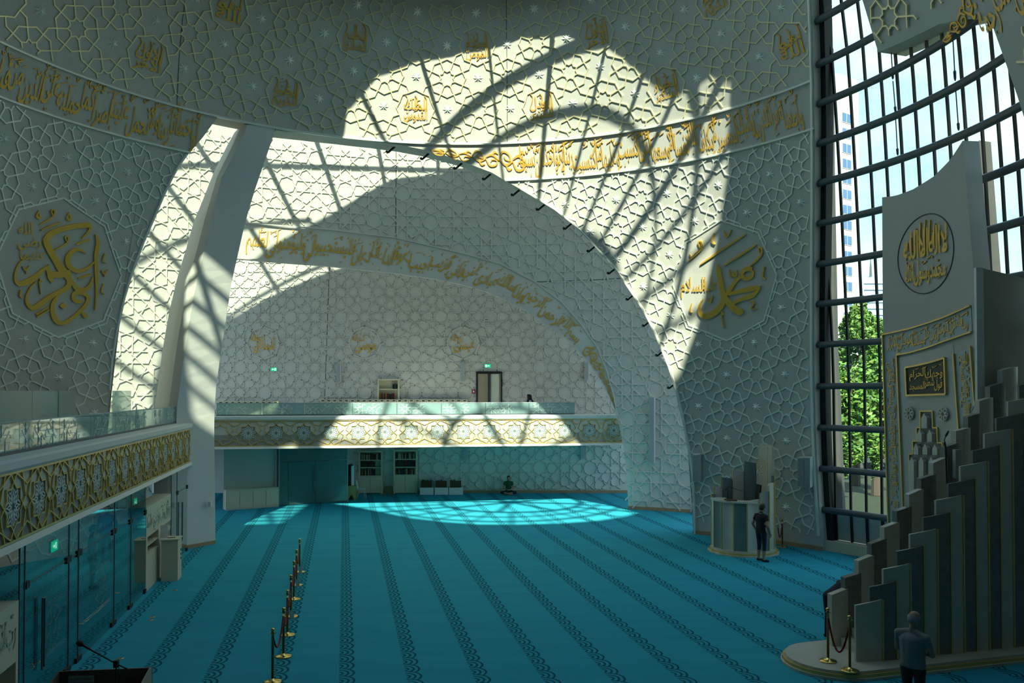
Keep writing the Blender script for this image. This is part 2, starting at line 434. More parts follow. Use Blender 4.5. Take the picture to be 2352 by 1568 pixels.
def outward(v, t):
    d = Vector((v.x - CX, v.y - CY, 0)).normalized(); return v + d * t
def shell_strip(mb, cols, mapf, nz=12, thick=0.9, closeL=True, closeR=True):
    # cols: list of (phi_fn(z), zlo, zhi)
    prev = None
    for ci, (pf, z0, z1) in enumerate(cols):
        inn = [mapf(pf(z0 + (z1 - z0) * k / nz), z0 + (z1 - z0) * k / nz, 0) for k in range(nz + 1)]
        out = [outward(v, thick) for v in inn]
        cur = (inn, out)
        if prev:
            n = nz + 1
            mb.add(prev[0] + inn, [(k, k + n, k + n + 1, k + 1) for k in range(nz)])
            mb.add(prev[1] + out, [(k, k + 1, k + n + 1, k + n) for k in range(nz)])
            mb.add([prev[0][0], prev[1][0], out[0], inn[0]], [(0, 1, 2, 3)])
        if (prev is None and closeL) or (ci == len(cols) - 1 and closeR):
            n = nz + 1
            mb.add(inn + out, [(k, k + 1, k + n + 1, k + n) for k in range(nz)])
        prev = cur
def phis(a, b, extra, step=1.2):
    s = set([a, b] + [x for x in extra if a <= x <= b]); n = int((b - a) / step)
    for i in range(1, n): s.add(a + (b - a) * i / n)
    return sorted(s)
dome = MB()
cols = [((lambda z, p=p: p), zlow(p), ZTOP) for p in phis(PHL, PHR0, zl_x)]
shell_strip(dome, cols, DP, closeL=False, closeR=False)
cols = [((lambda z, t=t: PHR0 + (phiR(z) - PHR0) * t), 0.0, ZTOP) for t in [i / 14 for i in range(15)]]
shell_strip(dome, cols, DP, thick=0.52, closeL=False, closeR=True)
wall_dome = tag(dome.build('wall_dome', PLAST, origin=Vector((CX, CY, 0))), 'curved inner dome shell with star and rosette strapwork', kind='structure')

def in_dome(phi, z, m=0.12):
    if z > 18.6 or z < m: return False
    if phi > PHR0: return phi < phiR(z) - 0.9 and z > 0.5
    dp = math.degrees(m / RD(z))
    return z > zlow(phi) + m and z > zlow(phi - dp) + 0.02 and z > zlow(phi + dp) + 0.02 and phi > -100
# lattices on the dome: (i,j) -> phi, s
U_PH, U_S = 5.67, 1.065
def MU(i, j, off=0.0): return DP(14.02 + U_PH * i, Z_of(15.92 + U_S * j), off)
def phz_U(i, j): return 14.02 + U_PH * i, Z_of(15.92 + U_S * j)
def phz_Rt(i, j): s = 4.81 + 1.14 * j - 0.007 * j * j; return 40.0 + 0.38 * (s - 4.81) + 4.32 * i, Z_of(s)
def MR(i, j, off=0.0): a, z = phz_Rt(i, j); return DP(a, z, off)
def phz_L(i, j): s = 9.17 + 1.10 * j - 0.008 * j * j; return -60.84 - 0.58 * (s - 9.17) + 4.34 * i, Z_of(s)
def ML(i, j, off=0.0): a, z = phz_L(i, j); return DP(a, z, off)
def oct_in(x, y, R):
    a = math.degrees(math.atan2(x, y)) % 45 - 22.5; return math.hypot(x, y) * math.cos(math.radians(a)) < R * math.cos(math.radians(22.5))
def dome_lattice(mapf, phz, irange, jrange, zone, name, material, is_med, bigs, W=0.026, Hh=0.03):
    mb = MB()
    def mask(x, y):
        ph, z = phz(x, y)
        if not zone(ph, z): return False
        for (bx_, by_) in bigs:
            if oct_in(x - bx_, y - by_, 1.9): return False
        return True
    meds = []
    for j in jrange:
        for i in irange:
            if any(abs(i - bx_) < 0.1 and abs(j - by_) < 0.1 for bx_, by_ in bigs): continue
            ph, z = phz(i, j)
            if not (-103 < ph < 75 and -1.5 < z < 20): continue
            if (i + j) % 2:
                if zone(ph, z) and not any(oct_in(i - bx_, j - by_, 2.1) for bx_, by_ in bigs):
                    pass_ = all(zone(*phz(i + dx, j + dy)) for dx, dy in ((.16, 0), (-.16, 0), (0, .16), (0, -.16)))
                    if pass_: put_star(mapf, i, j, 0.20, wall_dome)
                continue
            md = is_med(i, j); o = Vector((i, j))
            if md: meds.append((i, j))
            for p, q, _ in (MEDS if md else ROS):
                strap(mb, mapf, o + p, o + q, W, Hh, mask, n=2)
    for bx_, by_ in bigs:
        o = Vector((bx_, by_))
        for k in range(8): strap(mb, mapf, o + pol(1.9, 45 * k), o + pol(1.9, 45 * k + 45), W * 1.15, Hh, None, n=6)
    mb.build(name, material, wall_dome)
    return meds
zoneU = lambda ph, z: in_dome(ph, z) and z > ZB1 + 0.10
zoneR = lambda ph, z: in_dome(ph, z) and z < ZB0 - 0.10 and ph > -20
zoneL = lambda ph, z: in_dome(ph, z) and z < ZB0 - 0.10 and ph < -30
meds = dome_lattice(MU, phz_U, range(-17, 10), range(-2, 4), zoneU, 'upper_strapwork', STRAPU,
    lambda i, j: (i % 4 == 0 and j % 4 == 0) or (i % 4 == 2 and j % 4 == 2), [])
dome_lattice(MR, phz_Rt, range(-12, 6), range(-5, 9), zoneR, 'right_strapwork', STRAPL, lambda i, j: False, [(0, 4)])
dome_lattice(ML, phz_L, range(-8, 9), range(-8, 5), zoneL, 'left_strapwork', STRAPL, lambda i, j: False, [(0, 0)])
# edge beads along band, arch and right edge
eb = MB()
def bead(pts, mapf, w=0.05, h=0.05):
    for (a0, z0), (a1, z1) in zip(pts[:-1], pts[1:]):
        vs = []
        dz = w if abs(z1 - z0) * 57 / 12 < abs(a1 - a0) else 0.0
        da = 0.0 if dz else math.degrees(w / 13)
        for a, z in ((a0, z0), (a1, z1)):
            for s, o_ in ((1, -.01), (.6, h), (-.6, h), (-1, -.01)): vs.append(mapf(a + da * s, z + dz * s, o_))
        eb.add(vs, [(1, 2, 6, 5), (0, 1, 5, 4), (2, 3, 7, 6)])
lx = LE[-1][0]
for zz in (ZB1, ZB0):
    a1 = lx if zz == ZB1 else interp([p[1] for p in LE], [p[0] for p in LE], zz)
    bead([(PHL + (a1 - PHL) * k / 40, zz) for k in range(41)], DP, 0.035, 0.06)
azb = [interp([-p[1] for p in ARC], [p[0] for p in ARC], -ZB0), 0]
a0 = azb[0]
bead([(lx + (phiR(ZB1) - .4 - lx) * k / 60, ZB1) for k in range(61)], DP, 0.035, 0.06)
bead([(a0 + (phiR(ZB0) - a0) * k / 40, ZB0) for k in range(41)], DP, 0.035, 0.06)
bead([(p[0] + 0.25, p[1]) for p in ARC if p[1] < ZB0], DP, 0.045, 0.06)
bead([(phiR(z * 0.5) - 0.4, z * 0.5) for z in range(1, 37)], DP, 0.045, 0.06)
bead([(p[0] - 0.25, p[1]) for p in LE if p[1] < ZB0], DP, 0.04, 0.05)
eb.build('edge_bead', STRAPL, wall_dome)
# panel joints
jt = MB()
for pts in ([(1163, 0), (1164, 120), (1165, 240), (1165, 326)], [(424, 0), (412, 120), (406, 246)]):
    pp = [par(*p) for p in pts]
    for (a0, z0), (a1, z1) in zip(pp[:-1], pp[1:]):
        jt.add([DP(a0 - .05, z0, .004), DP(a0 + .05, z0, .004), DP(a1 + .05, z1, .004), DP(a1 - .05, z1, .004)], [(0, 1, 2, 3)])
jt.build('panel_joint', GROOVE, wall_dome)
# baseboard of dome wall
bbm = MB()
def skirting(mb, pts, h=0.14, t=0.05):
    for p, q in zip(pts[:-1], pts[1:]):
        mb.bar(p + UZ * (h / 2), q + UZ * (h / 2), t, h)
skirting(bbm, [DP(PHR0 + (phiR(0) - PHR0) * k / 10, 0, 0.02) for k in range(11)])
tag(bbm.build('baseboard_right', OAK), 'brown skirting along foot of the rosette wall', kind='structure')

# ---- second shell (white relief) with its own arch
up2 = [(470, 497), (565, 512), (756, 527), (909, 546), (1001, 567), (1075, 585), (1150, 606), (1230, 647), (1291, 694), (1337, 746), (1373, 798), (1395, 853), (1410, 908), (1418, 954)]
lo2 = [(436, 577), (545, 593), (756, 610), (909, 627), (1000, 640), (1062, 653), (1122, 671), (1214, 716), (1306, 783), (1355, 838), (1386, 886), (1410, 938), (1418, 962), (1427, 1000), (1435, 1045), (1440, 1100), (1443, 1168)]
le2 = [(436, 577), (432, 590), (415, 660), (390, 760), (372, 840), (362, 900), (357, 960), (350, 1100)]
LO2 = [par(p[0], p[1], R2) for p in lo2]; UP2 = [par(p[0], p[1], R2) for p in up2]
LE2 = [par(p[0], p[1], R2) for p in le2][::-1]
z2x = [-112, LE2[0][0] - 1e-3] + [p[0] for p in LE2[:-1]] + [p[0] for p in LO2]
z2y = [0, 0] + [p[1] for p in LE2[:-1]] + [p[1] for p in LO2]
PH2R = LO2[-1][0]
def zlow2(ph): return interp(z2x, z2y, ph) if ph < PH2R else 0.0
Z2T = 16.9
sh = MB()
cols = [((lambda z, p=p: p), max(0, zlow2(p)), Z2T) for p in phis(-112, PH2R, z2x)]
shell_strip(sh, cols, P2, nz=6, thick=0.35, closeL=False, closeR=True)
cols = [((lambda z, p=p: p), 0.0, Z2T) for p in phis(PH2R, 34, [])]
shell_strip(sh, cols, P2, nz=6, thick=0.35, closeL=True, closeR=False)
wall_arch = tag(sh.build('wall_arch', PLAST2, origin=Vector((CX, CY, 0))), 'white second shell with star relief and gold inscription arch', kind='structure')
U2 = 1.30
def M2(i, j, off=0.0): return P2(-2.15 + math.degrees(U2 * i / 20.3), 13.17 + U2 * j, off)
def ph2(i, j): return -2.15 + math.degrees(U2 * i / 20.3), 13.17 + U2 * j
bandlo = [(p[0], p[1]) for p in LO2]; 
bux = [p[0] for p in UP2]; buy = [p[1] for p in UP2]
def mask2(x, y):
    ph, z = ph2(x, y)
    if z < 0.15 or z > 16.4 or ph < -75 or ph > 33: return False
    if ph > PH2R + 0.15: return True
    if ph < bux[0]:
        return (ph < LE2[0][0] or z > zlow2(ph) + 0.12) and (ph < LE2[0][0] - .2 or ph > LE2[0][0] or True) and z > zlow2(ph) + 0.1
    if ph <= bux[-1]: return z > interp(bux, buy, ph) + 0.10
    return z > zlow2(ph) + 0.12
def relief(mapf, irange, jrange, mask, name, parent, W=0.027, Hh=0.05, phase=0, material=PLAST2):
    mb = MB()
    for j in jrange:
        for i in irange:
            o = Vector((i, j))
            if (i + j + phase) % 2 == 0:
                for p, q in REL: strap(mb, mapf, o + p, o + q, W, Hh, mask, n=2)
            else:
                for k in range(8): strap(mb, mapf, o + pol(.28, 45 * k), o + pol(.28, 45 * k + 45), W, Hh, mask, n=1)
    return mb.build(name, material, parent)
relief(M2, range(-22, 15), range(-11, 4), mask2, 'star_relief', wall_arch, phase=0)
b2 = MB()
def bead2(pts, w=0.03, h=0.05):
    for (a0, z0), (a1, z1) in zip(pts[:-1], pts[1:]):
        b2.bar(P2(a0, z0, h / 2), P2(a1, z1, h / 2), h, w * 2, up=P2(a0, z0, 1) - P2(a0, z0, 0))
bead2(UP2); bead2([(p[0] + .08, p[1]) for p in LO2 if p[1] > 3.9])
b2.build('band_bead', PLAST2, wall_arch)
j2 = MB()
for pts in ([(909, 330), (908, 540)], [(1232, 648), (1430, 640)]):
    pp = [par(p[0], p[1], R2) for p in pts]
    (a0, z0), (a1, z1) = pp
    d = Vector((0, 0, .03)) if abs(z1 - z0) < 1 else (P2(a0 + .08, z0) - P2(a0, z0))
    n = 8
    for k in range(n):
        p = P2(a0 + (a1 - a0) * k / n, z0 + (z1 - z0) * k / n, .006); q = P2(a0 + (a1 - a0) * (k + 1) / n, z0 + (z1 - z0) * (k + 1) / n, .006)
        j2.add([p, p + d, q + d, q], [(0, 1, 2, 3)])
j2.build('panel_joint', GROOVE, wall_arch)
# ---- back wall
bw = MB(); bw.box((-7, YW3 + 0.15, ZTOP / 2), 18, 0.15, ZTOP / 2)
wall_back = tag(bw.build('wall_back', PLAST2), 'white back wall with star relief behind the gallery', kind='structure')
U3 = 1.31
X30 = atY(838, 786, YW3).x; Z30 = zat(786, YW3)
def M3(i, j, off=0.0): return P3(X30 + U3 * i, Z30 + U3 * j, off)
def mask3(x, y):
    X, z = X30 + U3 * x, Z30 + U3 * y
    if z < 0.2 or z > 13.0 or X < -19 or X > 8: return False
    for mx_ in (-4, 0, 4):
        if math.hypot(x - mx_, y) < 0.0: return False
    if X < atY(812, 1000, YW3).x and z < 3.0: return False
    return True
relief(M3, range(-10, 11), range(-7, 5), mask3, 'star_relief', wall_back, W=0.026, Hh=0.05, phase=1)
j3 = MB()
for (a, b) in (((756, 610), (745, 920)),):
    p = atY(a[0], a[1], YW3 - .006); q = atY(b[0], b[1], YW3 - .006); d = Vector((.03, 0, 0)); j3.add([p, p + d, q + d, q], [(0, 1, 2, 3)])
j3.build('panel_joint', GROOVE, wall_back)
bb3 = MB(); bb3.box((-3.5, YW3 - .03, .07), 11, .03, .07)
tag(bb3.build('baseboard_back', OAK), 'brown skirting along foot of the back wall', kind='structure')
bb4 = MB(); skirting(bb4, [P2(PH2R + (30 - PH2R) * k / 8, 0, .02) for k in range(9)])
tag(bb4.build('baseboard_arch', OAK), 'brown skirting at foot of the second shell', kind='structure')
# ---- rear wall behind the camera; its dark colour stands in for gallery shade
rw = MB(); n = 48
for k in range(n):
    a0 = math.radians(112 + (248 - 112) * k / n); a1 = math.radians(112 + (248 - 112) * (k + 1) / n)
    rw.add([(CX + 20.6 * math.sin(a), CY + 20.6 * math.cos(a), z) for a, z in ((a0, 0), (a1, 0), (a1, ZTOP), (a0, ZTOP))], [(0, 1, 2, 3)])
tag(rw.build('wall_rear', mat('rear_wall_shade', (0.10, 0.10, 0.09), 0.8)), 'wall closing the hall behind the viewer, darkened for gallery shade', kind='structure')
# ---- unseen roof; its openings are shaped to throw the sunlit patches
def ring_pts(cx, cy, r, n=96, a0=0, a1=360): return [(cx + r * math.sin(math.radians(a0 + (a1 - a0) * k / n)), cy + r * math.cos(math.radians(a0 + (a1 - a0) * k / n))) for k in range(n)]
OC = (1.52, 18.7)
OPOLY = [(-5.5, 24.9), (-4.5, 26.1), (-3.1, 26.8), (-1.5, 27.1), (0.4, 27.15), (1.8, 26.75), (2.6, 26.3), (3.2, 25.9), (3.9, 25.2), (4.6, 24.4), (5.6, 23.2), (6.6, 22.5), (7.2, 21.7), (7.6, 19.9), (7.65, 18.2), (7.5, 16.6), (7.0, 15.1), (6.2, 13.9), (5.0, 12.9), (3.4, 12.2), (1.7, 11.95), (0.2, 12.0), (-1.2, 12.6), (-2.6, 13.6), (-4.0, 15.2), (-5.6, 17.0), (-7.2, 18.5), (-6.2, 20.3), (-5.9, 22.0), (-5.7, 23.6)]
def sky_near(ph): return interp([-100, -60, -45, -32, -25, -18, -12.6, -6, 3], [11.8, 12.0, 12.6, 13.5, 14.1, 15.0, 15.8, 16.0, 16.4], ph)
SKA = -110.0
rs_hole = [(CX + sky_near(SKA + (3 - SKA) * k / 40) * math.sin(math.radians(SKA + (3 - SKA) * k / 40)), CY + sky_near(SKA + (3 - SKA) * k / 40) * math.cos(math.radians(SKA + (3 - SKA) * k / 40))) for k in range(41)]
rs_hole += [(CX + 21.6 * math.sin(math.radians(3 - (3 - SKA) * k / 40)), CY + 21.6 * math.cos(math.radians(3 - (3 - SKA) * k / 40))) for k in range(41)]
strip = [(-10.3, 17.4), (-8.1, 18.6), (-7.7, 12.2), (-9.6, 11.8)]
cu = bpy.data.curves.new('ceiling', 'CURVE'); cu.dimensions = '2D'; cu.fill_mode = 'BOTH'; cu.extrude = 0.2
roof_edge = [(-26, -4), (14, -4)] + [(CX + 21 * math.sin(math.radians(a)), CY + 21 * math.cos(math.radians(a))) for a in (130, 124, 118)] + [(CX + 10.7 * math.sin(math.radians(a)), CY + 10.7 * math.cos(math.radians(a))) for a in range(117, 59, -3)] + [(CX + 13.5 * math.sin(math.radians(a)), CY + 13.5 * math.cos(math.radians(a))) for a in (57, 51, 45, 41)] + [(CX + 21 * math.sin(math.radians(a)), CY + 21 * math.cos(math.radians(a))) for a in (36,)] + [(13, 44), (-26, 44)]
for pts in (roof_edge, OPOLY, rs_hole, strip):
    s = cu.splines.new('POLY'); s.points.add(len(pts) - 1); s.use_cyclic_u = True
    for p, q in zip(s.points, pts): p.co = (q[0], q[1], 0, 1)
co_ = bpy.data.objects.new('ceiling', cu); COL.objects.link(co_); co_.location = (0, 0, ZTOP + 0.2); bpy.context.view_layer.update()
me = bpy.data.meshes.new_from_object(co_.evaluated_get(bpy.context.evaluated_depsgraph_get())); bpy.data.objects.remove(co_)
me.materials.clear(); me.materials.append(PLAST)
ceil = bpy.data.objects.new('ceiling', me); COL.objects.link(ceil); ceil.location = (0, 0, ZTOP + 0.2)
tag(ceil, 'unseen plaster roof with skylights shaped to throw the sunlit patches', kind='structure')
sk = MB(); gz = ZTOP + 0.25
def flatbar(a, b, w, d=0.16): sk.bar((a[0], a[1], gz), (b[0], b[1], gz), w, d)
for r, w in ((3.3, .22),):
    rp = ring_pts(OC[0], OC[1], r, 64)
    for k in range(64): flatbar(rp[k], rp[(k + 1) % 64], w)
for sc_, w in ((.72, .10), (.88, .16)):
    pp = [(1.1 + 6.5 * sc_ * math.sin(2 * pi * k / 64), 19.5 + 7.6 * sc_ * math.cos(2 * pi * k / 64)) for k in range(64)]
    for k in range(len(pp)): flatbar(pp[k], pp[(k + 1) % len(pp)], w)
for k in range(24):
    d = pol(1, k * 15); best = 9.5
    for (x0, y0), (x1, y1) in zip(OPOLY, OPOLY[1:] + OPOLY[:1]):
        ex, ey = x1 - x0, y1 - y0; den = d.x * ey - d.y * ex
        if abs(den) < 1e-9: continue
        tt = ((x0 - OC[0]) * ey - (y0 - OC[1]) * ex) / den; uu = ((x0 - OC[0]) * d.y - (y0 - OC[1]) * d.x) / den
        if tt > 0 and 0 <= uu <= 1: best = tt
    flatbar((OC[0] + d.x * 3.3, OC[1] + d.y * 3.3), (OC[0] + d.x * best, OC[1] + d.y * best), .07 if k % 4 else .16)
for k in range(8):
    q = pol(3.3, k * 45 + 10); flatbar(OC, (OC[0] + q.x, OC[1] + q.y), .2)
for ph in range(-104, 3, 9):
    a = math.radians(ph); r0 = sky_near(ph); flatbar((CX + r0 * math.sin(a), CY + r0 * math.cos(a)), (CX + 21.6 * math.sin(a), CY + 21.6 * math.cos(a)), .16)
for r in (14.0, 16.4, 18.8):
    prev = None
    for ph in range(-110, 4, 3):
        a = math.radians(ph); q = (CX + r * math.sin(a), CY + r * math.cos(a))
        if r < sky_near(ph): prev = None; continue
        if prev: flatbar(prev, q, .11)
        prev = q
for k in range(1, 7):
    y = 11.9 + k * .95; flatbar((-10.4, y), (-7.6, y + .3), .14)
flatbar((-9.9, 17.6), (-8.0, 12.2), .22)
sk.build('skylight_bars', STEEL, ceil)
sg = MB(); sg.add([(x, y, gz + .1) for x, y in OPOLY], [list(range(len(OPOLY)))])
sg.build('skylight_glass', GLASSW, ceil); sg = MB(); sg.add([(x, y, gz + .1) for x, y in strip], [(0, 1, 2, 3)])
for k in range(40):
    sg.add([(p[0], p[1], gz + .1) for p in (rs_hole[k], rs_hole[k + 1], rs_hole[81 - k - 1], rs_hole[81 - k])], [(0, 1, 2, 3)])
sg.build('dimming_skylight_glass', GLASST, ceil)

# ---- qibla window
def RG(z): return RD(z) + 0.55
def RT(z): return RD(z) + 0.18
def GP(phi, z, off=0.0):
    a = math.radians(phi); r = RG(z) - off; return Vector((CX + r * math.sin(a), CY + r * math.cos(a), z))
m1 = [(1960, 1267), (1956, 1173), (1953, 1000), (1941, 640), (1935, 491), (1925, 319), (1912, 121), (1897, 0)]
mp1 = [par(p[0], p[1], RG) for p in m1]
mz = [p[1] for p in mp1]; ma = [p[0] for p in mp1]
mz.append(ZTOP); ma.append(ma[-1] + (ma[-1] - ma[-2]) * 0.4)
mstep = (par(2012, 603, RG)[0] - par(1938, 603, RG)[0]) / 2
def phiM(k, z): return interp(mz, ma, z) + mstep * k * (RG(9) / RG(z))
tube_y = [40, 142, 234, 326, 418, 511, 605, 697, 791, 886.6, 981.6, 1076, 1170]
tube_z = sorted(par(1892, y, RT)[1] for y in tube_y)
win = empty('window_1', GP(70, 0), 'tall curved curtain wall window beside the prayer niche', kind='structure')
PH_END = 116
KM = int((PH_END - ma[0]) / mstep)
for k in range(-1, KM):
    mb = MB(); pts = [GP(phiM(k, z), z, .04) for z in [ZTOP * i / 14 for i in range(15)]]
    for p, q in zip(pts[:-1], pts[1:]): mb.bar(p, q, .065, .06, up=(p - Vector((CX, CY, p.z))))
    mb.build('mullion', BLACK, win)
for z in tube_z:
    a0 = phiR(z) - 1.2; mb = MB()
    pts = []
    for i in range(31):
        a = math.radians(a0 + (PH_END - a0) * i / 30); r = RT(z); pts.append((CX + r * math.sin(a), CY + r * math.cos(a), z))
    mb.tube(pts, .105, 10); mb.build('tube_rail', STEEL, win, smooth=True)
rows = [0.35] + tube_z + [ZTOP]
SPAND = mat('frosted_spandrel', (0.50, 0.55, 0.52), 0.5, noise=0.03, nscale=2)
for k in range(-2, KM - 1):
    for r in range(len(rows) - 1):
        z0, z1 = rows[r], rows[r + 1]
        f0 = (lambda z: phiR(z) + .3) if k == -2 else (lambda z, k=k: phiM(k, z))
        f1 = lambda z, k=k: phiM(k + 1, z)
        mb = MB(); mb.add([GP(f0(z0), z0), GP(f1(z0), z0), GP(f1(z1), z1), GP(f0(z1), z1)], [(0, 1, 2, 3)])
        mb.build('spandrel_panel' if r == 0 else 'pane', SPAND if r == 0 else GLASSW, win)
mb = MB()
for i in range(15):
    a0, a1 = phiR(0) + (PH_END - phiR(0)) * i / 15, phiR(0) + (PH_END - phiR(0)) * (i + 1) / 15
    p, q = GP(a0, .17, .15), GP(a1, .17, .15); mb.bar(p, q, .55, .34)
mb.build('sill', CREAM, win)
mb = MB()
pts = [GP(phiR(z) + .35, z, .12) for z in [ZTOP * i / 14 for i in range(15)]]
for p, q in zip(pts[:-1], pts[1:]): mb.bar(p, q, .22, .3, up=(p - Vector((CX, CY, p.z))))
mb.build('side_frame', BLACK, win)
# suspension rods between the tubes
for (x0, y0, x1, y1) in ((2047, 120, 2051, 182), (2051, 186, 2057, 258), (2057, 270, 2062, 357), (2187, 57, 2194, 186), (2195, 204, 2202, 300)):
    mb = MB(); p, q = hit(x0, y0, RT), hit(x1, y1, RT); mb.tube([p, p.lerp(q, .8), p.lerp(q, .83), p.lerp(q, .95), q], [.014, .014, .035, .03, .012], 6); mb.build('tie_rod', STEEL, win)
# dome piece right of the glazing strip
ra = [(2017, 120), (2090, 88), (2157, 55), (2198, 47), (2233, 43), (2272, 47), (2304, 72), (2333, 117), (2352, 160), (2380, 260), (2400, 420)]
RA = [par(*p) for p in ra]
dr = MB(); phl2 = RA[0][0]
cols = [((lambda z, p=p: p), interp([q[0] for q in RA], [q[1] for q in RA], p), ZTOP) for p in phis(phl2, RA[-1][0], [q[0] for q in RA])]
shell_strip(dr, cols, DP, nz=4, closeL=True, closeR=False)
cols = [((lambda z, p=p: p), 0.0, ZTOP) for p in phis(RA[-1][0], 118, [])]
shell_strip(dr, cols, DP, nz=8, closeL=True, closeR=True)
wall_q = tag(dr.build('wall_qibla', PLAST, origin=Vector((CX, CY, 0))), 'dome shell piece hanging above the window beside the prayer niche', kind='structure')
def zoneQ(ph, z): return ph > phl2 + .6 and z > interp([q[0] for q in RA], [q[1] for q in RA], ph) + .12 and (z < 12.8 or z > 14.4) and z < 18.6 and ph < 100
mq = MB(); zq0 = RA[0][1]
def phz_Q(i, j): s = S_of(14.3) + .55 + 1.1 * j; return phl2 + 3.5 + 5.5 * i, Z_of(s)
def MQ(i, j, off=0.0): a, z = phz_Q(i, j); return DP(a, z, off)
for j in range(-3, 4):
    for i in range(-1, 8):
        if (i + j) % 2 == 0:
            for p, q, _ in ROS: strap(mq, MQ, Vector((i, j)) + p, Vector((i, j)) + q, .027, .06, lambda x, y: zoneQ(*phz_Q(x, y)), n=2)
mq.build('strapwork', STRAPU, wall_q)
# band on it
GOLDL = GOLD
def diacritics(mb, mapf, x0, x1, y0, y1, n, size, off=0.02, rnd=random):
    for _ in range(n):
        x = rnd.uniform(x0, x1); y = rnd.uniform(y0, y1); k = rnd.random(); s = size * rnd.uniform(.7, 1.2)
        if k < .45: stroke(mb, [(x, y, s * .1), (x + s, y + s * .45, s * .16)], mapf, off)
        elif k < .75: stroke(mb, [(x, y + s * .5, s * .1), (x + s * .3, y, s * .2), (x + s * .6, y + s * .5, s * .1)], mapf, off)
        else: stroke(mb, [(x + s * .2, y + s * .7, s * .14), (x, y + s * .2, s * .16), (x + s * .25, y, s * .08)], mapf, off)
def inscription(parent, words, mapf, length, height, name='inscription', raise_=True, seed=1, material=None, tall=1.25, off=0.03, dia=True, base=0.16):
    # right-to-left line: x runs 0..length left to right, first word at the right end
    rnd = random.Random(seed)
    ws = [glyphs(w, True, tall)[2] for w in words]; tot = sum(ws) + 0.02 * len(ws); k = length / tot
    sy = height * 0.70; x = length
    for idx, (w, wd_) in enumerate(zip(words, ws)):
        x -= wd_ * k; mb = MB()
        y = height * base + (height * (0.20 if idx % 2 else 0.02) if raise_ else 0)
        put_text(mb, w, mapf, x, y, k * 1.04, sy, off, tall=tall)
        if dia: diacritics(mb, mapf, x, x + wd_ * k, height * .66, height * .92, 5, height * .14, off, rnd); diacritics(mb, mapf, x, x + wd_ * k, height * .04, height * .16, 1, height * .10, off, rnd)
        mb.build('word', material or GOLDL, parent); x -= 0.02 * k
def ornament(parent, mapf, x0, x1, h0, h1, n=7, off=.03, material=None):
    mb = MB()
    for i in range(n):
        t = i / n; x = x0 + (x1 - x0) * t; w = (x1 - x0) / n; h = h0 + (h1 - h0) * t; c = h * .5
        up = 1 if i % 2 else -1; a = h * .32
        stroke(mb, [(x, c, .03), (x + w * .3, c + up * a, .09), (x + w * .75, c + up * a * .8, .07), (x + w * .85, c + up * a * .1, .06), (x + w * .5, c + up * a * .1, .05), (x + w * .4, c + up * a * .45, .04)], mapf, off, k=max(.5, h))
        stroke(mb, [(x, c, .03), (x + w * .5, c - up * a * .6, .10), (x + w, c, .04)], mapf, off, k=max(.5, h))
        stroke(mb, [(x + w * .5, c - up * a * .5, .03), (x + w * .7, c - up * a * 1.1, .11), (x + w * .95, c - up * a * .9, .02)], mapf, off, k=max(.5, h))
    mb.build('floral_scroll', material or GOLDL, parent)
W_R = 'واطعنا غفرانك ربنا واليك المصير لا يكلف الله نفسا الا وسعها لها ما كسبت وعليها ما اكتسبت ربنا لا تؤاخذنا ان نسينا'.split()
W_L = 'او اخطأنا ربنا ولا تحمل علينا اصرا كما حملته على الذين من قبلنا ربنا ولا تحملنا'.split()
W_2 = 'بسم الله الرحمن الرحيم واذا سالك عبادي عني فاني قريب اجيب دعوة الداع اذا دعان فليستجيبوا لي وليؤمنوا بي لعلهم'.split()
BH = ZB1 - ZB0
aR1 = phiR(13.1) - 1.6; aR0 = par(1195, 385)[0]
def bandR(x, y, off): return DP(aR0 + math.degrees(x / 12.2), ZB0 + y, off)
inscription(wall_dome, W_R, bandR, math.radians(aR1 - aR0) * 12.2, BH, seed=3)
ornament(wall_dome, lambda x, y, off: DP(par(985, 345)[0] + math.degrees(x / 12.2), ZB1 - (interp([0, 3.6], [.35, 1.15], x)) + y, off), 0.1, 3.6, .3, 1.05)
aL1 = par(452, 318)[0]; aL0 = -82
def bandL(x, y, off): return DP(aL0 + math.degrees(x / 12.2), ZB0 + y, off)
inscription(wall_dome, W_L, bandL, math.radians(aL1 - aL0) * 12.2, BH, seed=5)
# arch band on the second shell: parametrise by the two guide lines
def resample(pts, n):
    L = [0.0]
    for p, q in zip(pts[:-1], pts[1:]): L.append(L[-1] + math.hypot(math.radians(q[0] - p[0]) * 20.3, q[1] - p[1]))
    out = []
    for i in range(n):
        t = L[-1] * i / (n - 1); out.append((interp(L, [p[0] for p in pts], t), interp(L, [p[1] for p in pts], t)))
    return out, L[-1]
c_lo, len_lo = resample([p for p in LO2 if p[1] > 3.95], 200); c_up, len_up = resample(UP2[1:], 200)
c_lo, len_lo = resample([p for p in c_lo if p[0] > UP2[1][0] - .3], 200)
LEN2 = (len_lo + len_up) / 2
def band2(x, y, off):
    t = max(0, min(198.999, x / LEN2 * 199)); i = int(t); f = t - i
    a = Vector(c_lo[i]).lerp(Vector(c_lo[i + 1]), f); b = Vector(c_up[i]).lerp(Vector(c_up[i + 1]), f)
    r = a.lerp(b, y); return P2(r.x, r.y, off)
inscription(wall_arch, W_2, lambda x, y, off: band2(x + .05, .07 + y * .86, off), LEN2 * .80, 1.0, seed=8, tall=1.1)
ornament(wall_arch, lambda x, y, off: band2(LEN2 * .825 + x, .5 + (y - .5 * interp([0, 3], [1, .6], x)) * 1.0, off), 0.0, LEN2 * .16, .9, .5, 8)
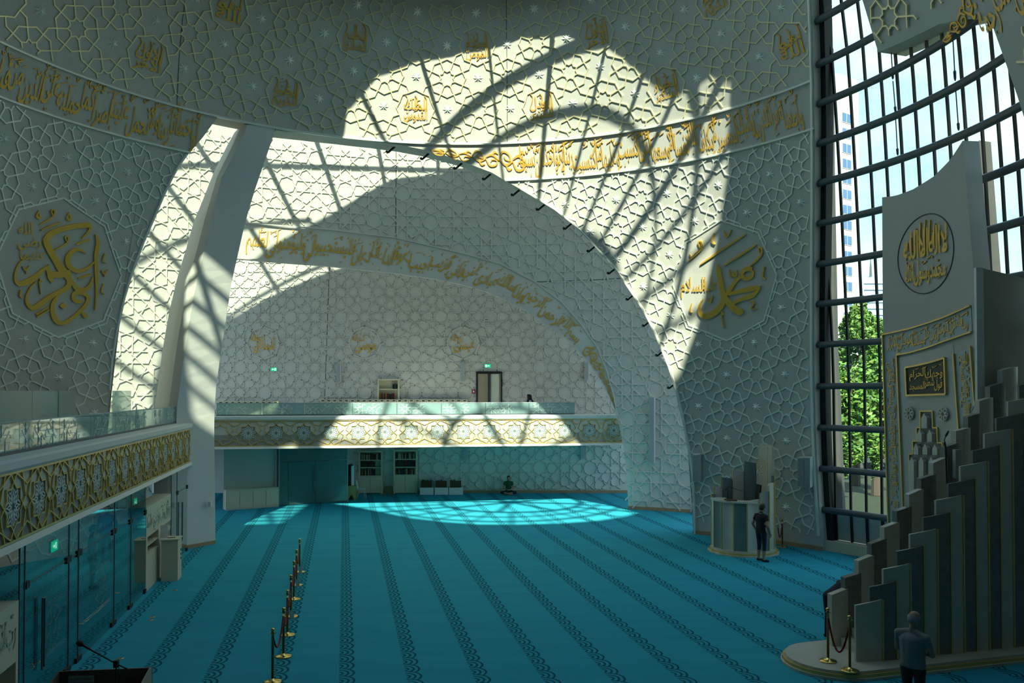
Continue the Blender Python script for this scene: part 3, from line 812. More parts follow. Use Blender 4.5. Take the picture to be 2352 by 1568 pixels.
# small medallions above the band
NAMES = ['الرحمن الرحيم', 'الملك القدوس', 'السلام المؤمن', 'المهيمن العزيز', 'الجبار المتكبر', 'الخبير الكريم', 'الحليم الصادق', 'الغفور العظيم', 'العدل الكبير', 'الاول الاخر', 'هو الله']
for idx, (i, j) in enumerate(meds):
    ph, z = phz_U(i, j)
    if not zoneU(ph, z) or ph < -75: continue
    nm = NAMES[(idx * 3 + i) % len(NAMES)].split(); mb = MB()
    if i == 8 and j == 0: nm = ['هو', 'الله']
    mf = lambda x, y, off, i=i, j=j: MU(i + x, j + y, off)
    for r, w in enumerate(nm):
        W0 = glyphs(w, True, 1.3)[2]; k = .74 / W0
        put_text(mb, w, mf, -.37, (-.02 if r == 0 else -.34), k, .42, .03, tall=1.3)
    diacritics(mb, mf, -.36, .3, -.40, .42, 14, .10, .02, random.Random(idx)); 
    for a in range(5): stroke(mb, [(.30 + .02 * a - .35 * (a % 3), .05 * a - .12, .014), (.34 - .3 * (a % 3), .3, .03), (.27 - .3 * (a % 3), .42, .012)], mf, .03)
    mb.build('medallion_lettering', GOLD, wall_dome)
# big medallion, left
zl = lambda x, y: (x / 2.8, 400 + y / 2.8)
def pxD(scale, ox, oy):
    def f(x, y, off):
        a, z = par(ox + x / scale, oy + y / scale); return DP(a, z, off)
    return f
KL = pxD(2.8, 0, 400); mb = MB()
for st in ([(612, 385, 6), (625, 440, 26), (614, 520, 24), (616, 640, 22), (618, 760, 16), (607, 872, 6)],
    [(578, 330, 22), (555, 326, 34), (480, 332, 30), (400, 350, 32), (330, 378, 38), (293, 420, 42), (312, 480, 40), (350, 545, 40), (395, 615, 50), (438, 665, 40), (436, 715, 32), (395, 748, 30), (320, 785, 30), (255, 835, 36), (205, 858, 30), (172, 830, 20), (166, 785, 14), (192, 725, 10), (230, 690, 6)],
    [(580, 338, 16), (562, 372, 16), (520, 412, 6)], [(576, 418, 10), (520, 436, 14), (482, 452, 5)],
    [(550, 505, 6), (500, 482, 18), (455, 500, 28), (430, 545, 34), (442, 590, 32), (495, 622, 24), (560, 602, 18), (602, 562, 6)],
    [(450, 625, 30), (385, 642, 44), (325, 640, 34), (302, 606, 26), (312, 580, 8)], [(330, 695, 10), (318, 660, 34), (305, 610, 22)],
    [(305, 592, 14), (262, 622, 22), (220, 662, 36), (170, 690, 40), (120, 704, 28), (95, 676, 18), (97, 620, 12), (120, 570, 8), (150, 545, 4)],
    [(372, 778, 10), (345, 812, 24), (332, 865, 28), (350, 930, 32), (388, 957, 24), (440, 938, 22), (500, 890, 24), (548, 835, 22), (562, 795, 22), (545, 772, 18), (505, 758, 30), (470, 772, 28), (480, 812, 26), (525, 818, 14)],
    [(498, 668, 8), (540, 655, 14), (582, 642, 8)], [(452, 678, 16), (488, 732, 32), (540, 742, 28), (582, 702, 20), (592, 655, 6)],
    [(380, 845, 4), (402, 845, 40), (424, 845, 4)], [(520, 880, 10), (545, 908, 30), (562, 915, 4)],
    [(228, 900, 8), (310, 852, 9)], [(232, 916, 8), (312, 868, 9)],
    [(248, 322, 3), (300, 297, 12), (342, 262, 10), (344, 228, 9), (326, 232, 9), (334, 262, 6)], [(258, 358, 6), (320, 332, 12), (384, 308, 8)],
    [(245, 232, 4), (232, 268, 16), (252, 280, 14), (246, 240, 4)], [(440, 245, 4), (428, 280, 16), (450, 292, 14), (442, 250, 4)],
    [(338, 492, 3), (395, 462, 12), (432, 432, 10), (430, 398, 9), (414, 404, 9), (426, 432, 6)],
    [(672, 508, 8), (658, 555, 9), (680, 570, 4)], [(648, 615, 4), (665, 640, 10), (692, 612, 6)], [(664, 625, 5), (668, 660, 4)], [(662, 704, 8), (648, 752, 9), (668, 768, 4)],
    [(140, 590, 4), (158, 615, 10), (184, 588, 6)], [(160, 605, 6), (164, 640, 3)], [(250, 668, 10), (262, 690, 10), (248, 690, 8), (258, 770, 4)], [(128, 742, 8), (124, 780, 9), (140, 795, 4)]):
    stroke(mb, st, KL, .05)
for w, x0, x1, y in (('الله', 115, 205, 385), ('رضى', 112, 260, 462), ('عنهما', 125, 288, 545)):
    W0 = glyphs(w, True, 1.5)[2]; put_text(mb, w, lambda x, y_, off: KL(x, y_, off), x0, y, (x1 - x0) / W0, -92, .04, tall=1.3)
mb.build('large_calligraphy', mat('gold_large', (0.80, 0.47, 0.07), 0.45, 0.2, noise=0.08, nscale=12), wall_dome)
KR = pxD(2.614, 1500, 460); mb = MB()
for st in ([(388, 382, 4), (396, 420, 28), (408, 490, 32), (424, 555, 30), (450, 605, 34), (485, 645, 38), (528, 672, 34), (534, 650, 10)],
    [(408, 545, 6), (425, 600, 30), (398, 650, 36), (350, 685, 38), (308, 694, 32), (280, 668, 20), (284, 622, 10), (302, 592, 4)],
    [(600, 412, 26), (562, 410, 26), (536, 440, 22), (556, 470, 26), (596, 455, 20), (604, 420, 14)],
    [(545, 445, 12), (500, 482, 22), (462, 538, 24), (452, 562, 16), (520, 545, 24), (600, 528, 32), (648, 518, 10)],
    [(648, 522, 8), (600, 570, 28), (540, 590, 24), (492, 612, 20), (482, 645, 10)],
    [(460, 416, 6), (464, 448, 12), (478, 450, 8), (482, 424, 6), (488, 452, 12), (504, 450, 8), (506, 416, 4)],
    [(286, 384, 6), (420, 292, 14), (562, 202, 6)], [(430, 390, 6), (530, 325, 14), (626, 264, 6)],
    [(580, 398, 3), (620, 362, 12), (652, 328, 10), (656, 290, 9), (638, 286, 8), (644, 315, 6)],
    [(214, 364, 3), (258, 322, 14), (294, 286, 10), (292, 248, 9), (274, 252, 8), (284, 285, 6)], [(222, 320, 4), (232, 340, 9), (250, 328, 4)],
    [(368, 196, 6), (358, 248, 12), (376, 264, 4)], [(428, 184, 4), (446, 218, 12), (472, 174, 6)], [(672, 396, 6), (660, 455, 12), (680, 470, 4)],
    [(586, 606, 4), (610, 610, 10), (592, 648, 8), (628, 648, 4)], [(410, 664, 8), (424, 684, 10), (412, 690, 8), (428, 764, 4)], [(234, 618, 6), (224, 662, 10), (238, 674, 3)], [(328, 582, 4), (344, 612, 12), (362, 570, 5)]):
    stroke(mb, st, KR, .05)
for w, x0, x1, y in (('عليه', 300, 386, 540), ('السلام', 168, 318, 545)):
    W0 = glyphs(w, True, 1.5)[2]; put_text(mb, w, lambda x, y_, off: KR(x, y_, off), x0, y, (x1 - x0) / W0, -105, .04, tall=1.3)
mb.build('large_calligraphy', MATS['gold_large'], wall_dome)
# medallions on the back wall
for cx_, cy_, ws in ((605, 788, ('اسماعيل', 'ذبيح الله')), (838, 788, ('موسى', 'كليم الله')), (1064, 788, ('عيسى', 'روح الله'))):
    c = atY(cx_, cy_, YW3); mf = lambda x, y, off, c=c: P3(c.x + x, c.z + y, off); mb = MB()
    fm = MB()
    fm.prism([P3(c.x + pol(.84, 45 * k).x, c.z + pol(.84, 45 * k).y, -.02) for k in range(8)], (0, -.035, 0)); 
    for k in range(8): strap(fm, lambda x, y, off: mf(x, y, off + .03), pol(.86, 45 * k), pol(.86, 45 * k + 45), .045, .06)
    fm.build('medallion', PLAST2, wall_back)
    w = ws[0]; W0 = glyphs(w, True, 1.4)[2]; put_text(mb, w, lambda x, y, off: mf(x, y, off + .04), -.5, -.32, 1.08 / W0, .8, .02, tall=1.4)
    x = -.1
    for w in ws[1].split():
        W0 = glyphs(w, True, 1.4)[2]; x -= .34; put_text(mb, w, lambda x_, y, off: mf(x_ + .12, y, off + .04), x, .12, .3 / W0, .4, .02, tall=1.3)
    diacritics(mb, lambda x, y, off: mf(x, y, off + .04), -.5, .5, .2, .6, 8, .1, .02)
    mb.build('medallion_lettering', GOLD, wall_back)
# inscription on the shell piece above the window
qa0 = par(2150, 40)[0]
inscription(wall_q, 'وامر بالعرف ربنا اتنا من لدنك رحمة'.split(), lambda x, y, off: DP(qa0 + 6 + math.degrees(x / 12.2), ZB0 - .05 + y, off), 4.0, 1.2, seed=4)
ornament(wall_q, lambda x, y, off: DP(qa0 + math.degrees(x / 12.2), 13.75 + (y - .2) * 1.0, off), 0, 1.3, .2, .9, 4)
# lamp brackets under the arch edge
for x in (908, 985, 1060, 1125, 1190, 1247, 1308, 1362, 1408, 1450, 1487, 1518, 1545):
    y = interp([p[0] for p in arch], [p[1] for p in arch], x); p = outward(hit(x, y, RD), .35); mb = MB(); q = p + Vector((-.26, .05, -.20))
    mb.bar(p + Vector((.05, 0, .05)), q, .06, .06); mb.bar(q, q + Vector((-.05, 0, .07)), .08, .08)
    mb.build('lamp_bracket', BLACK, wall_dome)
# ------------------------------------------------------------------ rib pillar
Lp = [(287, 556), (296, 550), (329, 533), (382, 508), (444, 485), (503, 462), (560, 447), (635, 425), (721, 406), (801, 393), (881, 383), (940, 374), (1262, 372)]
Cp = [(287, 569), (340, 545), (409, 508), (495, 489), (560, 473), (635, 454), (721, 438), (801, 425), (881, 414), (940, 406), (1262, 400)]
Rp = [(297, 633), (338, 619), (440, 584), (511, 563), (560, 552), (648, 532), (734, 519), (839, 503), (881, 497), (935, 493), (980, 492), (1248, 495)]
fx = lambda t, y: interp([p[0] for p in t], [p[1] for p in t], y)
yt_c = hit(569, 290, RD).y - .05; yt_r = hit(633, 298, RD).y - .05
rib = MB(); rings = []
for k in range(33):
    t = k / 32.0; yR = 290 + (1248 - 290) * t; yC = 286 + (1268 - 286) * t
    xr, xc, xl = fx(Rp, yR), fx(Cp, yC), fx(Lp, yC)
    h = (1 - t) ** 1.2
    R_ = atY(xr, yR, 28.87 + (yt_r - 28.87) * h); C_ = atY(xc, yC, 27.55 + (yt_c - 27.55) * h)
    L_ = atY(xl, yC, C_.y + .55)
    if k == 32:
        for v in (R_, C_, L_): v.z = 0.0
    out = Vector((R_.x - CX, R_.y - CY, 0)).normalized()
    M_ = C_.lerp(L_, .45) + (C_ - L_).cross(UZ).normalized() * .08
    rings.append([R_, C_, M_, L_, L_ + out * 1.0, R_ + out * 1.0])
for a, b in zip(rings[:-1], rings[1:]):
    rib.add(a + b, [(i, (i + 1) % 6, (i + 1) % 6 + 6, i + 6) for i in range(6)])
rib.add(rings[0], [tuple(range(6))])
pil = empty('pillar', rings[-1][1], 'white curved pillar rising from the floor to the dome band', 'pillar')
rib.build('shaft', WHITE, pil)
sk_ = MB()
for p, q in ((rings[-1][1], rings[-1][0]),): sk_.bar(p + UZ * .06 + Vector((0, -.02, 0)), q + UZ * .06 + Vector((0, -.02, 0)), .04, .12)
sk_.build('skirting', OAK, pil)
d_ = atY(482, 1157, 28.5); mb = MB(); mb.box(d_, .05, .06, .09); mb.build('wall_sensor', WHITE, pil)

# ================================================================== GALLERIES
def fascia_segments():
    s = []
    base = [((0, -.33), (.09, -.24)), ((.09, -.24), (.24, -.24)), ((.24, -.24), (.24, -.09)), ((.24, -.09), (.33, 0)),
            ((0, -.33), (.1, -.44)), ((.1, -.44), (.5, -.26)), ((.33, 0), (.45, -.1)), ((.45, -.1), (.3, -.455))]
    for a, b in base:
        for sx in (1, -1):
            for sy in (1, -1): s.append((Vector((a[0] * sx, a[1] * sy)), Vector((b[0] * sx, b[1] * sy))))
    return s
FAS = fascia_segments()
def arabesque_segments():
    s = []
    for k in range(8):
        a = 45 * k
        s += [(pol(.05, a), pol(.14, a + 12)), (pol(.14, a + 12), pol(.20, a)), (pol(.20, a), pol(.14, a - 12)), (pol(.14, a - 12), pol(.05, a)),
              (pol(.10, a + 22.5), pol(.19, a + 22.5)), (pol(.20, a), pol(.265, a)), (pol(.19, a + 22.5), pol(.235, a + 10)), (pol(.19, a + 22.5), pol(.235, a + 35)), (pol(.265, a + 5), pol(.22, a + 16))]
    return s
ARB = arabesque_segments()
FLOORM = mat('gallery_floor', (0.03, 0.28, 0.36), 0.9)
INFILL = mat('pierced_panel', (0.55, 0.60, 0.56), 0.6)
INFDK = mat('pierced_panel_ground', (0.16, 0.21, 0.20), 0.7)
def gallery(name, label, P, Q, zb, zt, out, per, n0, n1, phase, depthv, slabpts, rail_cuts, railz, railback):
    # P,Q: fascia bottom line ends (world xy); out: unit vector pointing into the hall
    root = empty(name, Vector(((P.x + Q.x) / 2, (P.y + Q.y) / 2, zb)), label, 'balcony')
    L = (Q - P).length; e = (Q - P) / L
    f = lambda x, z, o: Vector((P.x + e.x * x + out.x * o, P.y + e.y * x + out.y * o, z))
    hh = zt - zb
    m = MB(); m.prism([f(0, zb, 0), f(L, zb, 0), f(L, zt + .12, 0), f(0, zt + .12, 0)], -out * .25); m.build('fascia_board', PLAST, root)
    m = MB(); m.prism([f(0, zb, 0), f(0, zb + .10, .0), f(0, zb + .10, .05), f(0, zb, .09)], e * L); m.build('lower_lip', WHITE, root)
    m = MB(); m.prism([f(0, zt, 0), f(0, zt, .06), f(0, zt + .05, .09), f(0, zt + .16, .09), f(0, zt + .19, 0), f(0, zt + .19, -.55), f(0, zt + .10, -.55), f(0, zt + .1, 0)], e * L); m.build('ledge', WHITE, root)
    m = MB()
    zc = zb + .12 + (hh - .12) / 2; sc_ = (hh - .12) / .94
    for z in (zb + .125, zt - .02): m.bar(f(0, z, .02), f(L, z, .02), .04, .035)
    mf = lambda x, y, off: f(x * per, zc - y * sc_, off + .0)
    for i in range(n0, n1):
        o = Vector((i + phase, 0))
        for a, b in FAS:
            strap(m, mf, o + a, o + b, .014, .035, lambda x, y: 0 < x * per < L, n=1, bevel=.7)
    m.build('gold_strapwork', GOLDTRIM, root)
    for i in range(n0, n1):
        cx_ = (i + phase)
        if not (0.02 * L < cx_ * per < L * .998): continue
        g = MB(); pts = []
        for k in range(8):
            a = pol(.325, 45 * k); b = pol(.25, 45 * k + 22.5); pts += [mf(cx_ + a.x, a.y, .004), mf(cx_ + b.x, b.y, .004)]
        g.add(pts, [tuple(range(16))], 1)
        for a, b in ARB:
            aa = Vector((cx_, 0)) + a; bb = Vector((cx_, 0)) + b; t = (bb - aa).normalized(); nn = Vector((-t.y, t.x)) * .012
            g.add([mf(*(aa + nn), .022), mf(*(aa - nn), .022), mf(*(bb - nn), .022), mf(*(bb + nn), .022)], [(0, 1, 2, 3)], 0)
        g.build('star_panel', [INFILL, INFDK], root)
    s = MB(); s.prism([Vector((p[0], p[1], zb + .02)) for p in slabpts], (0, 0, .58)); s.build('floor_slab', [WHITE], root)
    zr0 = zt + .19
    for a, b in zip(rail_cuts[:-1], rail_cuts[1:]):
        g = MB(); p, q = f(a + .012, zr0, -railback), f(b - .012, zr0, -railback); g.prism([p, q, q + UZ * (railz - zr0), p + UZ * (railz - zr0)], -out * .016); po = g.build('glass_panel', GLASSR, root)
        w = b - a; em = MB(); rnd = random.Random(int(a * 100) + len(name))
        for cxx in [a + .35 + .62 * k for k in range(int((w - .2) / .62))]:
            for aa, bb in REL[::2] + REL[1::4]:
                if rnd.random() < .35: continue
                A = Vector((cxx + aa.x * .45, aa.y * .36)); B = Vector((cxx + bb.x * .45, bb.y * .36))
                if not (a + .03 < A.x < b - .03 and a + .03 < B.x < b - .03): continue
                zc2 = (zr0 + railz) / 2
                em.bar(f(A.x, zc2 + A.y, -railback + .006), f(B.x, zc2 + B.y, -railback + .006), .004, .012, up=UZ)
        if em.v: em.build('etched_pattern', ETCH, po)['kind'] = 'stuff'
    hb = MB(); hb.bar(f(rail_cuts[0], railz + .01, -railback - .008), f(rail_cuts[-1], railz + .01, -railback - .008), .035, .025); hb.build('rail_cap', GREY, root)
    bb_ = MB(); bb_.bar(f(rail_cuts[0], zr0 + .02, -railback - .008), f(rail_cuts[-1], zr0 + .02, -railback - .008), .07, .05); bb_.build('rail_shoe', STEEL, root)
    return root, f, L, e
def onL(px, py, b=-5.1):
    d = ray(px, py); t = b / (d.x * BX.x + d.y * BX.y); return Vector((d.x * t, d.y * t, H + d.z * t))
BL = -5.1
zLb = onL(250, 1153.4).z; zLt = onL(250, 1030.5).z
print('left gallery z', zLb, zLt, onL(0, 1266).z, onL(0, 1096).z, onL(440, 983).z)
P_ = AX * 6.0 + BX * BL; Q_ = Vector((onL(446, 1066).x, onL(446, 1066).y, 0))
per = 1.13
def la(px): v = onL(px, 1000); return (Vector((v.x, v.y, 0)) - P_).dot(AX)
cutpx = [383, 350, 311, 265, 208, 137, 45]
LL = (Q_ - P_).length
slab = [(P_.x, P_.y), (Q_.x, Q_.y)] + [(CX + 20.2 * math.sin(math.radians(a)), CY + 20.2 * math.cos(math.radians(a))) for a in (-44, -55, -70, -85, -100, -115, -126)]
rb = 0.42
def la2(px):
    v = onL(px, 1000, BL - rb); return (Vector((v.x, v.y, 0)) - P_ + BX * rb).dot(AX)
cuts = [0.0, 1.5, 3.0, 4.4] + sorted(la2(p) for p in cutpx) + [la2(415)]
gl, fL, L_l, e_l = gallery('gallery_balcony', 'left gallery balcony with gold star fascia and etched glass rail', P_, Q_, 2.82, 4.04, BX, per, 0, 22, .35, 4, slab, cuts, 4.77, rb)
end = MB(); p = fL(cuts[-1], 4.24, -rb); end.prism([p, p + BX * .36, p + BX * .16 + UZ * .53, p + UZ * .53], AX * .02); end.build('end_panel', GLASSR, gl)
P2_ = G(488, 1031.4, 2.82); Q2_ = G(1462, 1021, 2.82); P2_.z = Q2_.z = 0
slab2 = [(P2_.x, P2_.y), (Q2_.x, Q2_.y), (Q2_.x, YW3), (-19, YW3), (-19, P2_.y + 1)]
e2 = (Q2_ - P2_).normalized(); out2 = Vector((e2.y, -e2.x, 0))
def fa(px):
    d = ray(px, 900); den = d.x * e2.y - d.y * e2.x
    # intersection along the rail line (offset back)
    o = P2_ - out2 * .42; t = (o.x * e2.y - o.y * e2.x) / den; return (Vector((d.x * t, d.y * t, 0)) - o).dot(e2)
cuts2 = [fa(p) for p in (497, 602, 700, 810, 912, 1014, 1115, 1215, 1319)]
px_per = (Q2_ - P2_).length / ((1462 - 488) / 58.1)
ph0 = (fa(944) / 1.0)
gf, fF, L_f, e_f = gallery('gallery_balcony', 'far gallery balcony spanning the arch, sunlit gold star fascia', P2_, Q2_, 2.82, 4.04, out2, 1.16, -1, 20, (ph0 / 1.16) % 1.0, 4, slab2, cuts2, 4.77, .42)
retm = MB(); p = fF(cuts2[-1], 4.23, -.42); retm.prism([p, p - out2 * 1.6, p - out2 * 1.6 + UZ * .54, p + UZ * .54], e_f * .02); retm.build('return_panel', GLASSR, gf)
# glass screens standing on the left gallery
scr = 0
for (x0, x1, yb, yt, lab) in ((-60, 72, 975, 897, 'frosted glass screen on left gallery nearest the left edge'), (73, 131, 975, 897, 'frosted glass screen on left gallery under the large left medallion'), (134, 172, 975, 897, 'narrow clear glass screen on left gallery'), (258, 300, 960, 898, 'glass screen on left gallery before the sunlit relief'), (358, 378, 950, 898, 'slim glass screen on left gallery beside the pillar')):
    b_ = -8.3; p = onL(x0, 897, b_); q = onL(x1, 897, b_); mb = MB()
    mb.prism([Vector((p.x, p.y, 3.42)), Vector((q.x, q.y, 3.42)), Vector((q.x, q.y, p.z)), Vector((p.x, p.y, p.z))], BX * .02)
    tag(mb.build('glass_screen', GLASSF), lab, 'screen')
    scr += 1
# low cabinets on the far gallery
def cab_row(px0, px1, y, n, lab):
    p = atY(px0, y, YW3 - .55); q = atY(px1, y, YW3 - .55); w = (q.x - p.x) / n
    zt = p.z
    for i in range(n):
        root = empty('locker', Vector((p.x + w * (i + .5), YW3 - .36, 3.42)), lab, 'locker', lab)
        m = MB(); m.box((p.x + w * (i + .5), YW3 - .36, (3.42 + zt) / 2), w / 2 - .006, .19, (zt - 3.42) / 2); m.build('body', CREAM, root)
        m = MB(); m.box((p.x + w * (i + .5), YW3 - .555, (3.42 + zt) / 2 - .01), w / 2 - .015, .008, (zt - 3.42) / 2 - .03); d = m.build('door', CREAM, root)
        m = MB(); m.box((p.x + w * (i + .5), YW3 - .565, zt - .07), .07, .006, .025); m.build('handle', BLACK, d)
cab_row(500, 640, 921, 10, 'white locker in the low row beside the pillar on far gallery')
cab_row(735, 1074, 917, 25, 'white locker in the long low row on far gallery')
# wall niche with books on far gallery
ni = atY(891, 895, YW3 - .15)
def bookcase(name, lab, px0, px1, y0, y1, ybot, Y, shelves, door, depth=.3, bookgroups=None, seed=0, niche=False):
    p = atY(px0, y0, Y); q = atY(px1, y1, Y); zb = zat(ybot, Y); zt = p.z; x0, x1 = p.x, q.x; w = x1 - x0
    if ybot > 1100: zb = 0.0
    root = empty(name, Vector(((x0 + x1) / 2, Y, zb)), lab, 'bookcase'); t = .07
    for xx, nm in ((x0 + t / 2, 'side_panel'), (x1 - t / 2, 'side_panel')):
        m = MB(); m.box((xx, Y + depth / 2, (zb + zt) / 2), t / 2, depth / 2, (zt - zb) / 2); m.build(nm, CREAM, root)
    m = MB(); m.box(((x0 + x1) / 2, Y + depth / 2, zt - t / 2), w / 2 - t, depth / 2, t / 2); m.build('top_panel', CREAM, root)
    m = MB(); m.box(((x0 + x1) / 2, Y + depth - .01, (zb + zt) / 2), w / 2 - t, .01, (zt - zb) / 2 - .01); m.build('back_panel', CREAM, root)
    zs = [zat(y, Y) for y in shelves]
    for z in zs:
        m = MB(); m.box(((x0 + x1) / 2, Y + depth / 2 + .01, z - .015), w / 2 - t, depth / 2 - .02, .02); m.build('shelf', CREAM, root)
    if door:
        for s in (-1, 1):
            m = MB(); m.box(((x0 + x1) / 2 + s * (w / 4 - t / 2), Y + .005, (zb + zs[-1]) / 2), w / 4 - t / 2 - .006, .012, (zs[-1] - zb) / 2 - .04); d = m.build('door', CREAM, root)
            m = MB(); m.lathe(((x0 + x1) / 2 + s * .05, Y - .01, (zb + zs[-1]) / 2 + .2), [(.012, 0), (.012, .01)], 8); m.build('knob', STEEL, d)
    return root, x0 + t, x1 - t, zs, zt - t
BOOKM = [mat('book_' + n, c, .7) for n, c in (('burgundy', (.10, .012, .015)), ('navy', (.012, .018, .05)), ('black', (.012, .012, .014)), ('brown', (.08, .04, .018)), ('green', (.01, .05, .03)), ('cream', (.38, .34, .24)), ('ochre', (.22, .13, .03)))]
def books(x0, x1, z, Y, hmax, lab, rnd, mats, fill=1.0, wmin=.03, wmax=.06, lean=0.0):
    x = x0 + .01
    while x < x0 + (x1 - x0) * fill - wmax:
        w = rnd.uniform(wmin, wmax); h = hmax * rnd.uniform(.72, .97); d = rnd.uniform(.14, .19); m = rnd.choice(mats)
        root = empty('book', Vector((x + w / 2, Y + d / 2, z)), lab, 'book', lab)
        mb = MB(); mb.box((x + w / 2, Y + .004, z + h / 2), w / 2, .004, h / 2); mb.box((x + .003, Y + d / 2, z + h / 2), .003, d / 2, h / 2); mb.box((x + w - .003, Y + d / 2, z + h / 2), .003, d / 2, h / 2); mb.build('cover', m, root)
        mb = MB(); mb.box((x + w / 2, Y + d / 2 + .002, z + h / 2), w / 2 - .006, d / 2 - .006, h / 2 - .005); mb.build('pages', PAPER, root)
        x += w + .004
rnd = random.Random(5)
YB = YW3 - .34
bc1 = bookcase('bookcase', 'cream bookcase left of the pair under far gallery', 824, 878, 1035, 1035, 1133, YB, [1056, 1073, 1092], True)
bc2 = bookcase('bookcase', 'cream bookcase right of the pair under far gallery', 904, 958, 1033, 1033, 1132, YB, [1054, 1072, 1090], True)
for (bc, nm) in ((bc1, 'left'), (bc2, 'right')):
    _, x0, x1, zs, zt = bc; tops = [zt] + zs[:-1]
    for k, (z, tp, sn) in enumerate(zip(zs, tops, ('top', 'middle', 'bottom'))):
        books(x0, x1, z + .005, YB + .06, (tp - z) * .86, 'book on the %s shelf of the %s bookcase under far gallery' % (sn, nm), rnd, [BOOKM[5], BOOKM[3], BOOKM[0]] if sn == 'top' else [BOOKM[2], BOOKM[1], BOOKM[4], BOOKM[0]] if sn == 'middle' else BOOKM, 1.0 if nm == 'right' or sn == 'top' else .72)
nic = bookcase('bookcase', 'open white book niche in the wall behind far gallery', 867, 917, 870, 870, 919, YW3 - .34, [893, 917], False, seed=2)
books(nic[1], nic[1] + (nic[2] - nic[1]) * .95, nic[3][1] + .005, YW3 - .28, .38, 'old book on the lower shelf of the gallery wall niche', rnd, [BOOKM[0], BOOKM[3], BOOKM[2], BOOKM[6]], .85, .04, .07)
books(nic[2] - .3, nic[2], nic[3][0] + .005, YW3 - .28, .32, 'dark book on the upper shelf of the gallery wall niche', rnd, [BOOKM[2], BOOKM[4]], 1.0, .04, .06)
# door on far gallery
Yd = YW3 - .05; p = atY(1094, 853, Yd); q = atY(1153, 921, Yd)
dr_ = empty('door_1', Vector(((p.x + q.x) / 2, Yd, 3.42)), 'dark framed glass door standing ajar on the far gallery', kind='structure')
m = MB(); m.box((p.x + .03, Yd, (3.42 + p.z) / 2), .04, .08, (p.z - 3.42) / 2); m.box((q.x - .03, Yd, (3.42 + p.z) / 2), .04, .08, (p.z - 3.42) / 2); m.box(((p.x + q.x) / 2, Yd, p.z - .05), (q.x - p.x) / 2 - .07, .08, .06); m.build('frame', BLACK, dr_)
m = MB(); m.box((p.x + .38, Yd - .0, (3.42 + p.z) / 2 - .05), .29, .02, (p.z - 3.42) / 2 - .07); m.build('inner_panel', mat('corridor_tan', (.42, .37, .27), .7), dr_)
m = MB(); m.box((q.x - .36, Yd - .0, (3.42 + p.z) / 2 - .05), .20, .02, (p.z - 3.42) / 2 - .07); m.build('painted_lit_corridor', mat('corridor_pale', (.80, .84, .70), .7), dr_)  # flat pale panel; the corridor's light is painted into its colour
m = MB(); m.prism([Vector((p.x + .70, Yd - .02, 3.42)), Vector((p.x + .70, Yd - .02, p.z - .12)), Vector((p.x + .62, Yd - .45, p.z - .12)), Vector((p.x + .62, Yd - .45, 3.42))], (.03, 0, 0)); lf = m.build('leaf', BLACK, dr_)
m = MB(); m.tube([(q.x - .12, Yd - .12, 4.0), (q.x - .12, Yd - .12, 5.0)], .02, 8); m.build('pull_handle', GREY, dr_)
# signs, sensors, speakers
def exit_sign(px, py, Y, lab, flip=1, w=.30, ux=Vector((1, 0, 0)), nrm=Vector((0, -1, 0))):
    c = atY(px, py, Y) if Y else px; root = empty('exit_sign', c - UZ * .08, lab, 'sign'); uy = -nrm
    m = MB(); m.box(c - nrm * .02, w / 2, .02, w * .28, ux, uy); m.build('housing', WHITE, root)
    m = MB(); m.box(c + nrm * .004, w / 2 - .01, .004, w * .26, ux, uy); m.build('green_face', GREENSIGN, root)
    f = lambda x, y: c + ux * x * flip + UZ * y + nrm * .011
    m = MB(); m.add([f(-.10, 0), f(-.05, .05), f(-.05, .02), f(.0, .02), f(.0, -.02), f(-.05, -.02), f(-.05, -.05)], [(0, 1, 2, 3, 4, 5, 6)]); m.build('arrow', SIGNWHITE, root)
    m = MB(); m.add([f(.04, -.065), f(.11, -.065), f(.11, .065), f(.04, .065)], [(0, 1, 2, 3)]); m.build('doorway_symbol', SIGNWHITE, root)
    m = MB(); m.add([f(.055, -.06), f(.075, -.01), f(.06, .02), f(.08, .045), f(.09, .02), f(.085, -.02), f(.1, -.06), f(.08, -.03)], [(0, 1, 2, 3, 4, 5, 6, 7)]); o = m.build('running_figure', GREENSIGN, root); o.location = nrm * .003
exit_sign(629, 848, YW3 - .06, 'green exit sign on back wall near the pillar', 1, .34)
exit_sign(1120, 840, YW3 - .06, 'green exit sign above the gallery door', -1, .34)
def speaker(px0, px1, y0, y1, surf, lab, depth=.16):
    c = surf((px0 + px1) / 2, (y0 + y1) / 2); top = surf((px0 + px1) / 2, y0); bot = surf((px0 + px1) / 2, y1); w = (surf(px1, (y0 + y1) / 2) - surf(px0, (y0 + y1) / 2)); wl = w.length; ux = w.normalized()
    up = (top - bot); hl = up.length; up.normalize(); nrm = ux.cross(up).normalized()
    if nrm.y > 0: nrm = -nrm
    root = empty('column_speaker', bot, lab, 'speaker')
    m = MB(); m.box(c + nrm * (depth / 2 + .05), wl / 2, depth / 2, hl / 2, ux, nrm, up); m.build('cabinet', WHITE, root)
    m = MB(); m.box(c + nrm * (depth + .055), wl / 2 - .015, .006, hl / 2 - .02, ux, nrm, up); m.build('grille', GREY, root)
    m = MB(); m.box(c + nrm * .025 + up * hl * .3, .03, .03, .04, ux, nrm, up); m.box(c + nrm * .025 - up * hl * .3, .03, .03, .04, ux, nrm, up); m.build('bracket', STEEL, root)
s3 = lambda px, py: atY(px, py, YW3)
s2 = lambda px, py: hit(px, py, R2)
sD = lambda px, py: hit(px, py, RD)
speaker(774, 784, 833, 878, s3, 'slim column speaker on back wall between two gold medallions')
speaker(1058, 1067, 833, 876, s3, 'slim column speaker on back wall left of gallery door')
speaker(1342, 1351, 830, 872, s3, 'slim column speaker on back wall under the arch end')
